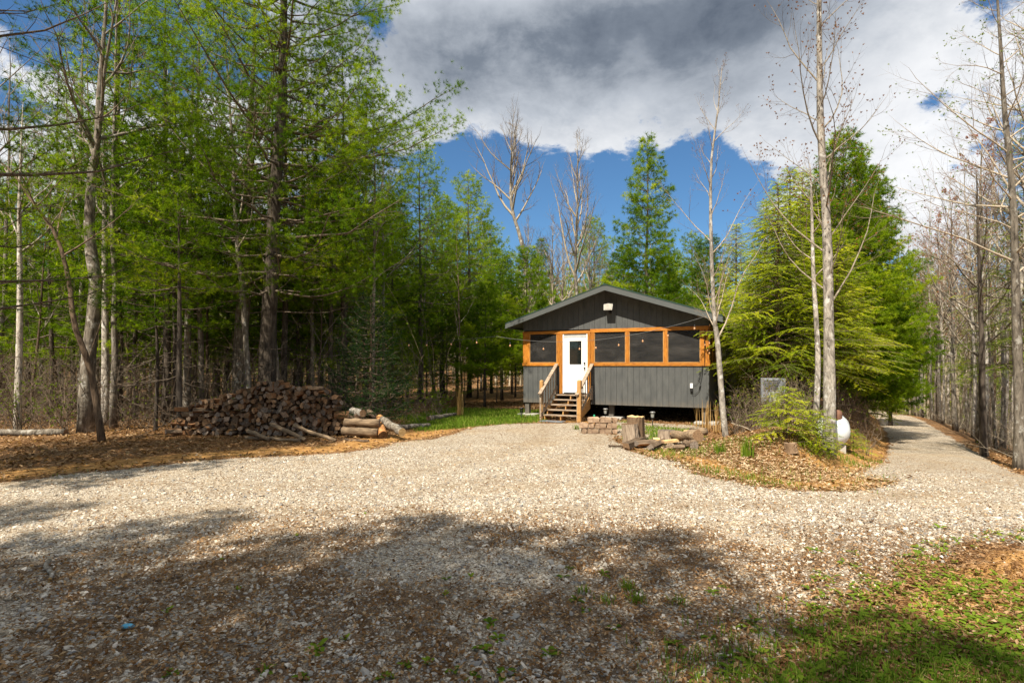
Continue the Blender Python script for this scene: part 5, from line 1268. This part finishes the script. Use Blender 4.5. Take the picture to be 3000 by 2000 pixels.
brush('undergrowth', 'bright green leafing bushes low in the left wood', -150, 1300, 18.5, 38, 1500, 3.2, M['twig'], 95, None, .7)
brush('undergrowth', 'tangle of bare twigs and dead boughs on the floor of the left wood', -150, 1120, 17, 30, 3000, 2.6, M['twig_dark'], 91)
brush('undergrowth', 'dead twigs along the front of the left wood', -150, 760, 15.8, 21, 450, 3.2, M['bark_brown'], 92)
brush('undergrowth', 'dead brown boughs on top of the cut bank by the road', 2440, 2540, 18, 24, 420, .7, M['bark_brown'], 97)
brush('undergrowth', 'tangled twigs and small leaves under the hemlocks right of the cabin', 2150, 2400, 14.0, 18, 380, 1.1, M['twig'], 94, None, .3)
brush('undergrowth', 'bare brush among the trunks right of the road', 2600, 3150, 15, 48, 3200, 3.6, M['twig_pale'], 93, True)

# ------------------------------------------------------------------ shrubs and clumps round the cabin
def shrub(seed, h, w, stems, leafm, label, px, py, leaf=.035, dens=.8, cat='shrub', name='leafy_shrub', d=None):
    rng = np.random.default_rng(seed); x, y = unproject(px, py) if d is None else at(px, d)
    root = thing(name, label, cat, (x, y, gz(x, y))); S, Lf = Acc(), Acc(); tips, dirs = [], []
    for i in range(stems):
        a = rng.uniform(0, 6.28); e = np.array([math.cos(a)*w*rng.uniform(.2, 1), math.sin(a)*w*rng.uniform(.2, 1), h*rng.uniform(.5, 1.05)]); b = rng.normal(0, .08, 3)*[1, 1, 0]
        t = np.linspace(0, 1, 6)[:, None]; Pp = b+(e-b)*t+rng.normal(0, .03*h, (6, 3))*t; Pp[:, :2] -= (e[:2]*.35)*(t*(1-t)); S.tube(Pp, np.linspace(.012, .004, 6)*h**.5, 4)
        for k in range(9):
            f = rng.uniform(.3, 1); p = pathpt(Pp, f); dd = norm(unit(rng, 1)[0]+UP*.6); q = p+dd*rng.uniform(.08, .3)*h**.5
            S.tube([p, (p+q)/2+rng.normal(0, .01, 3), q], [.004, .003, .002], 3)
            if rng.random() < dens: tips += [q, p+(q-p)*.6]; dirs += [dd, dd]
    if tips: tufts(Lf, rng, np.array(tips), np.array(dirs), 7, leaf, leaf*.55, .9, .25, 0); 
    S.obj('stems', M['twig'], root)
    if tips: Lf.obj('leaves', leafm, root)
    return root
M['azalea'] = foliage('yellow_green_shrub_leaves', [(.0, (.10, .11, .012)), (.5, (.26, .26, .03)), (1.0, (.42, .33, .06))], .4)
shrub(1, 1.5, .7, 9, M['azalea'], 'leggy yellow leaved shrub right behind the slim tree at the cabin corner', 2195, 1262, dens=.6, d=16.0)
shrub(2, 1.25, .9, 14, M['azalea'], 'low yellow green shrub under the dark trunked hemlock', 2262, 1290, dens=.8, d=15.0)
shrub(3, 1.0, .8, 13, M['leaf'], 'dense low shrub between the hemlock saplings on the bank', 2325, 1305, dens=.8, d=14.2)
shrub(4, 1.7, .6, 8, M['azalea'], 'tall thin stemmed shrub in front of the vented cabinet', 2250, 1260, dens=.35, d=17.5)
shrub(5, .8, .7, 11, M['leaf'], 'small green shrub at the left foot of the tall pale trunk', 2385, 1310, dens=.8, d=13.9)
shrub(6, 2.0, 1.1, 12, M['leaf'], 'sparse budding shrub at the far left edge of the wood', 60, 1275, leaf=.05, dens=.5)
shrub(7, 1.6, .9, 10, M['leaf'], 'sparse budding shrub beside the crooked hardwood', 190, 1272, leaf=.05, dens=.5)
shrub(8, 1.1, .8, 12, M['leaf'], 'low bright green bush at the edge of the grass left of the cabin', 1290, 1215, leaf=.06, dens=.8)
shrub(9, .9, .7, 9, M['twig'], 'leafless brushy shrub hanging over the cut bank', 2540, 1290, dens=0, d=15.5)
# dead bough arching before the shrubs
P_ = np.array([W(2142, 1238, 14.8), W(2190, 1255, 14.6), W(2250, 1290, 14.3), W(2325, 1330, 14.0)]); c_ = P_.mean(0); a = Acc(); a.tube(_spline(P_, 12)-c_, np.linspace(.008, .024, 12), 6)
for k, (f, v) in enumerate(((.05, (-.12, 0, .25)), (.1, (.05, -.05, .3)), (.2, (-.2, .05, .05)), (.45, (.1, -.1, .35)), (.6, (.2, 0, .3)))):
    p = pathpt(P_-c_, f); a.tube([p, p+np.array(v)*.6, p+np.array(v)], [.008, .005, .002], 4)
o = a.obj('dead_branch', M['twig_pale']); o.location = c_; tag(o, 'pale dead branch slanting over the leafy ground right of the slim tree', 'branch')

def clump(name, label, px, py, n, h, w, m, spread, seed, cat, curve=.3, d=None):
    rng = np.random.default_rng(seed); x, y = unproject(px, py) if d is None else at(px, d)
    a = Acc(); az = rng.uniform(0, 6.28, n); b = rng.normal(0, spread*.5, (n, 2)); L = h*rng.uniform(.55, 1.05, n); V = []
    out = np.stack([np.cos(az), np.sin(az)], -1); sd = np.stack([-np.sin(az), np.cos(az), 0*az], -1)*w/2; lean = rng.uniform(.05, curve, n)
    for f, k in ((0, 1), (.5, 1), (1, .15)):
        c = np.concatenate([b+out*(lean*L*f**2)[:, None], (L*f*(1-.25*lean*f))[:, None]], 1); V += [c-sd*k, c+sd*k]
    V = np.stack(V, 1).reshape(-1, 3); q = np.array([[0, 1, 3, 2], [2, 3, 5, 4]]); a.add(V, (np.arange(n)[:, None, None]*6+q[None]).reshape(-1, 4), 0, np.repeat(np.clip(rng.normal(.5, .25, n), 0, 1), 6))
    for f in a.Fs[:0]: pass
    o = a.obj(name, m); o.location = (x, y, gz(x, y)); return tag(o, label, cat)
clump('daffodil_clump', 'clump of upright dark green daffodil blades on the leafy bank', 2192, 1338, 55, .42, .022, M['weed'], .10, 1, 'plant')
clump('grass_tuft', 'green grass tuft at the foot of the slim tree by the cabin', 2108, 1325, 60, .26, .014, M['weed'], .12, 2, 'plant', .6)
clump('dry_grass_clump', 'tall dry tan grass stalks before the right corner pier', 2070, 1262, 30, .95, .018, M['dry_grass'], .13, 3, 'plant', .12, 17.6)
clump('dry_grass_clump', 'dry tan grass stalks just left of the slim tree', 2100, 1290, 24, 1.0, .018, M['dry_grass'], .10, 4, 'plant', .16, 16.6)
clump('dry_grass_clump', 'single thin dry seed stalk before the dark gap under the cabin', 2040, 1262, 4, .75, .014, M['dry_grass'], .03, 5, 'plant', .2, 18.0)
clump('dry_grass_clump', 'tan broom grass clump beyond the grass left of the cabin', 1345, 1220, 60, 1.25, .016, M['dry_grass'], .10, 6, 'plant', .12)
clump('grass_tuft', 'green grass tuft between the block stack and the steps', 1688, 1258, 30, .2, .014, M['weed'], .12, 7, 'plant', .7)
clump('grass_tuft', 'green grass behind the brown log round', 1920, 1283, 70, .2, .014, M['grass'], .2, 8, 'plant', .7)

# single weeds in the near gravel
def weed_mesh(seed, n, L, w):
    rng = np.random.default_rng(seed); a = Acc()
    for i in range(n):
        az = i*2.4+rng.normal(0, .3); o_ = np.array([math.cos(az), math.sin(az), 0]); s = np.array([-o_[1], o_[0], 0]); l = L*rng.uniform(.55, 1.1); el = rng.uniform(.25, 1.0); V = []
        for f, k in ((0, .12), (.3, .75), (.6, 1), (.85, .6), (1, .05)):
            c = o_*l*f*math.cos(el)+UP*(l*f*math.sin(el)-.55*l*f*f*math.cos(el)); V += [c-s*w*k/2*(1)+UP*.12*w*k, c, c+s*w*k/2+UP*.12*w*k]
        q = [[3*r+c, 3*r+c+1, 3*r+c+4, 3*r+c+3] for r in range(4) for c in range(2)]; a.add(V, q, 0, np.clip(rng.normal(.55, .2), 0, 1), True)
    return a.mesh('weed', [M['weed']])
WM = [weed_mesh(1, 7, .11, .035), weed_mesh(2, 5, .085, .032), weed_mesh(3, 9, .09, .022), weed_mesh(4, 4, .07, .03)]
rng = np.random.default_rng(15)
WP = [(930, 1900, 0, 1.3), (1460, 1870, 2, 1.0), (1425, 1905, 0, 1.1), (1610, 1918, 0, 1.0), (1480, 1980, 1, 1.4), (1385, 1985, 1, 1.0), (1190, 1950, 1, 1.0), (1255, 1945, 3, 1.1), (1135, 1985, 0, 1.0), (490, 1795, 3, 1.2), (885, 1985, 1, 1.0), (780, 1962, 2, 1.0), (500, 1975, 1, .9), (1010, 1875, 3, 1), (1330, 1965, 1, .9), (1650, 1690, 1, 1.0), (1670, 1665, 2, .8), (1690, 1760, 2, 1.1), (1715, 1790, 1, .9), (1800, 1840, 1, 1), (1985, 1890, 0, 1.0), (2080, 1870, 1, 1.0), (1380, 1690, 3, 1), (1310, 1695, 1, .8), (1770, 1680, 2, 1), (2090, 1735, 2, 1.0), (2120, 1720, 1, .8), (2390, 1615, 2, 1.1), (2370, 1610, 1, .9), (2185, 1925, 2, 1.3), (1435, 1825, 1, 1.1), (1780, 1690, 1, .7), (1305, 1745, 3, 1.0), (700, 1728, 3, .8), (650, 1640, 3, .6), (870, 1570, 3, .8), (1070, 1505, 3, .6)]
for px, py, k, s in WP:
    x, y = unproject(px, py); o = bpy.data.objects.new('weed', WM[k]); COL.objects.link(o); o.location = (x, y, gz(x, y)); o.rotation_euler = (0, 0, rng.uniform(0, 6.28)); o.scale = (s, s, s)
    tag(o, 'small green broad leaved weed growing alone in the near shaded gravel', 'weed', 'weeds in the near gravel')
for k, (px, py, n, h) in enumerate(((1838, 1728, 60, .09), (1870, 1765, 70, .10), (1710, 1735, 40, .08), (1990, 1770, 40, .09), (1775, 1765, 35, .08))):
    clump('grass_tuft', ['grass tuft in the shaded gravel, uppermost of the near tufts', 'largest grass tuft in the shaded gravel', 'small grass tuft left of the largest one in the gravel', 'grass tuft right of the largest one in the gravel', 'tiny grass tuft between the two larger ones in the gravel'][k], px, py, n, h, .006, M['weed'], .07, 40+k, 'plant', .9)

# ------------------------------------------------------------------ stuff: stones, leaves, grass, ground cover
def scatter(n, r0, r1, a0, a1, rng, pw=1.0):
    r = r0+(r1-r0)*rng.random(n)**pw; a = np.radians(rng.uniform(a0, a1, n)); return r*np.sin(a), r*np.cos(a)
def stone_mat():
    m, T, out = mat('crushed_limestone'); v = attr(T); n = T.noise(objvec(T), 60, 3, .6)
    c = T.ramp(v, [(0, (.17, .16, .15)), (.18, (.27, .255, .23)), (.38, (.37, .335, .28)), (.6, (.48, .425, .34)), (.82, (.56, .50, .41)), (.93, (.64, .585, .50)), (1, (.42, .30, .18))])
    c = T.mix(T.m('MULTIPLY', T.sstep(n, .5, .7), .35), c, (.33, .24, .15)); principled(T, out, c, .9, 0, n, .3, .003, .15); return m
def stones():
    rng = np.random.default_rng(31); N = 150000
    x, y = scatter(N, 2.0, 14, -46, 46, rng, 1.25); g = masks(x, y)[0]
    keep = rng.random(N) < np.clip(g*1.3-.15+.04, 0.03, 1)*(.66+.25*bumps(x, y, 2.2)*3)*(1-.5*debris(x, y))*(1-.5*tracks(x, y)); x, y = x[keep], y[keep]; n = len(x)
    t = (1+5**.5)/2; I = np.array([(-1, t, 0), (1, t, 0), (-1, -t, 0), (1, -t, 0), (0, -1, t), (0, 1, t), (0, -1, -t), (0, 1, -t), (t, 0, -1), (t, 0, 1), (-t, 0, -1), (-t, 0, 1)])/1.9
    Fc = np.array([(0,11,5),(0,5,1),(0,1,7),(0,7,10),(0,10,11),(1,5,9),(5,11,4),(11,10,2),(10,7,6),(7,1,8),(3,9,4),(3,4,2),(3,2,6),(3,6,8),(3,8,9),(4,9,5),(2,4,11),(6,2,10),(8,6,7),(9,8,1)])
    V = I[None]*(1+rng.normal(0, .20, (n, 12, 1))); V = V*np.stack([rng.uniform(.75, 1.3, n), rng.uniform(.6, 1.0, n), rng.uniform(.4, .72, n)], -1)[:, None]
    a = rng.uniform(0, 6.28, n); ca, sa = np.cos(a)[:, None], np.sin(a)[:, None]; tl = rng.normal(0, .3, (n, 1))
    X = V[..., 0]*ca-V[..., 1]*sa; Y = V[..., 0]*sa+V[..., 1]*ca; Z = V[..., 2]+tl*V[..., 0]
    r = np.hypot(x, y); sz = rng.lognormal(math.log(.0105), .44, n)*(1-.2*sstep(7, 14, r)); sz = np.clip(sz, .006, .042)[:, None]
    z = ground(x, y)
    V = np.stack([x[:, None]+X*sz, y[:, None]+Y*sz, z[:, None]+Z*sz+.10*sz], -1).reshape(-1, 3)
    A = Acc(); A.add(V, (np.arange(n)[:, None, None]*12+Fc[None]).reshape(-1, 3), 0, np.repeat(rng.random(n), 12))
    o = A.obj('loose_gravel', stone_mat()); o['kind'] = 'stuff'; o['label'] = 'loose crushed limestone lying over the drive'
stones()

M['dead_leaf'] = foliage('dead_leaves', [(.0, (.08, .04, .018)), (.35, (.20, .105, .045)), (.7, (.36, .22, .11)), (.9, (.52, .37, .22)), (1, (.60, .50, .38))], .25)
M['pale_leaf'] = foliage('bleached_leaves', [(.0, (.22, .13, .06)), (.5, (.46, .33, .19)), (1, (.66, .55, .40))], .25)
def leaves(name, label, x, y, size, seed, curl=.5, lift=.012, m=None):
    rng = np.random.default_rng(seed); n = len(x); z = ground(x, y); a = rng.uniform(0, 6.28, n); L = size*rng.uniform(.55, 1.3, n); w = L*rng.uniform(.3, .62, n)
    d = np.stack([np.cos(a), np.sin(a), rng.normal(0, .35, n)], -1); s = np.stack([-np.sin(a), np.cos(a), rng.normal(0, .3, n)], -1); c = np.stack([x, y, z+lift+rng.uniform(0, lift, n)], -1)
    cu = (rng.uniform(-.2, curl, n)*w)[:, None]*UP; l, w = L[:, None], w[:, None]
    V = np.stack([c-d*l/2, c-d*l*.1-s*w/2+cu, c+d*l/2+cu*.6, c-d*l*.05+s*w/2+cu, c+rng.normal(0, .004, (n, 3))], 1).reshape(-1, 3)
    q = np.array([[0, 1, 4], [1, 2, 4], [2, 3, 4], [3, 0, 4]]); A = Acc(); A.add(V, (np.arange(n)[:, None, None]*5+q[None]).reshape(-1, 3), 0, np.repeat(rng.random(n), 5))
    o = A.obj(name, m or M['dead_leaf']); o['kind'] = 'stuff'; o['label'] = label
rng = np.random.default_rng(41)
def pick(n, r0, r1, a0, a1, f, pw=1.0):
    x, y = scatter(n, r0, r1, a0, a1, rng, pw); k = rng.random(n) < np.clip(f(x, y), 0, 1); return x[k], y[k]
def offlot(x, y): g, l, b, e, c = masks(x, y); return (1-g)*(1-.85*l)*(1-.9*e)
leaves('leaf_litter', 'brown fallen leaves on the floor of the wood and the bank', *pick(60000, 8, 30, -48, 48, offlot, .8), .10, 42)
leaves('leaf_litter', 'brown fallen leaves on the bank before the shrubs', *pick(26000, 8.5, 16, 12, 36, lambda x, y: masks(x, y)[2]*(1-.95*masks(x, y)[3])), .065, 43, .5, .012, M['pale_leaf'])
def fore(x, y): return debris(x, y)*.9+.04
leaves('leaf_litter', 'scraps of dead leaves strewn over the near gravel', *pick(46000, 2.0, 9.5, -46, 46, fore), .034, 44, .6, .016)
leaves('leaf_litter', 'thin scattering of leaf scraps over the sunny gravel', *pick(26000, 4.0, 20, -46, 46, lambda x, y: masks(x, y)[0]*.8), .030, 46, .5, .018)
leaves('leaf_litter', 'dead leaves among the weeds in the near right corner', *pick(26000, 2.2, 9, -4, 47, lambda x, y: masks(x, y)[4]), .046, 45, .5, .016)

def blades(name, label, x, y, h, w, seed, m, lean=.7):
    rng = np.random.default_rng(seed); n = len(x); z = ground(x, y); az = rng.uniform(0, 6.28, n); L = h*rng.uniform(.4, 1.2, n); out = np.stack([np.cos(az), np.sin(az), 0*az], -1); sd = np.stack([-np.sin(az), np.cos(az), 0*az], -1)*w/2
    b = np.stack([x, y, z-.005], -1); ln = rng.uniform(.1, lean, n); mid = b+UP*(L*.55)[:, None]+out*(L*ln*.25)[:, None]; tip = b+UP*(L*(1-.3*ln))[:, None]+out*(L*ln)[:, None]
    V = np.stack([b-sd, b+sd, mid+sd*.8, mid-sd*.8, tip], 1).reshape(-1, 3); A = Acc(); o5 = np.arange(n)[:, None]*5; tt = np.repeat(np.clip(rng.normal(.5, .27, n), 0, 1), 5)
    A.add(V, o5+np.array([[0, 1, 2, 3]]), 0, tt); A.Fs.append((o5+np.array([[3, 2, 4]]), 0, False)); o = A.obj(name, m); o['kind'] = 'stuff'; o['label'] = label
blades('grass', 'green grass left of the cabin', *pick(70000, 15, 29, -14, 6, lambda x, y: masks(x, y)[1]*1.2), .13, .016, 51, M['grass'])
def thinb(x, y): g, l, b, e, c = masks(x, y); return b*.3*sstep(.5, .65, .5+bumps(x, y, 1.9))+.03*b
blades('grass', 'sparse grass and dry blades on the leafy bank', *pick(50000, 8.5, 17, 8, 36, thinb), .11, .010, 52, M['grass'])
def frontg(x, y): return sstep(-.2, .4, poly_sd(x, y, FRONT))*sstep(.5, .62, .5+bumps(x, y, 2.3))*.5
blades('grass', 'patchy grass in the gravel before the cabin', *pick(40000, 15, 20.5, 4, 22, frontg), .10, .012, 53, M['grass'])
def edgeg(x, y): sd_ = poly_sd(x, y, LOT); return np.exp(-((sd_+.1)/.4)**2)*.12*(y > 7)
blades('grass', 'thin grass along the edge of the gravel', *pick(40000, 8, 19, -46, 34, edgeg), .07, .009, 54, M['grass'])
def cornerg(x, y): return masks(x, y)[4]*sstep(.56, .78, .5+bumps(x, y, 1.5)*1.1+.05*(y < 3.4))*.55
blades('grass', 'grass blades in the near right corner', *pick(60000, 2.0, 5.2, 5, 47, cornerg), .10, .006, 55, M['grass'])

def ground_cover():
    rng = np.random.default_rng(61); x, y = scatter(9000, 2.3, 10.5, 2, 47, rng); c = masks(x, y)[4]
    right = sstep(.30, .62, np.degrees(np.arctan2(x, y))/44)
    k = rng.random(len(x)) < c*right*sstep(.47, .66, .5+bumps(x, y, 1.2)*1.2+.14*right-.06); x, y = x[k], y[k]
    n = len(x); m = 6; X = np.repeat(x, m); Y = np.repeat(y, m); k = len(X); Z = np.repeat(ground(x, y), m); az = rng.uniform(0, 6.28, k); el = rng.uniform(.1, .8, k)
    L = np.repeat(.07*rng.uniform(.6, 1.35, n), m)*rng.uniform(.7, 1.2, k); w = L*rng.uniform(.25, .4, k)
    o_ = np.stack([np.cos(az), np.sin(az), 0*az], -1); s = np.stack([-np.sin(az), np.cos(az), 0*az], -1); b = np.stack([X, Y, Z+.004], -1)+o_*.008; V = []
    for f, q in ((0, .15), (.45, 1), (.8, .7), (1, .05)):
        c_ = b+o_*(L*f*np.cos(el))[:, None]+UP*(L*f*np.sin(el)-.4*L*f*f)[:, None]+UP*.012; V += [c_-s*(w*q/2)[:, None], c_+s*(w*q/2)[:, None]]
    V = np.stack(V, 1).reshape(-1, 3); q = np.array([[0, 1, 3, 2], [2, 3, 5, 4], [4, 5, 7, 6]]); A = Acc(); A.add(V, (np.arange(k)[:, None, None]*8+q[None]).reshape(-1, 4), 0, np.repeat(np.repeat(np.clip(rng.normal(.6, .2, n), 0, 1), m), 8))
    o = A.obj('ground_cover', M['weed']); o['kind'] = 'stuff'; o['label'] = 'spread of low green leafy weeds in the near right corner'
ground_cover()
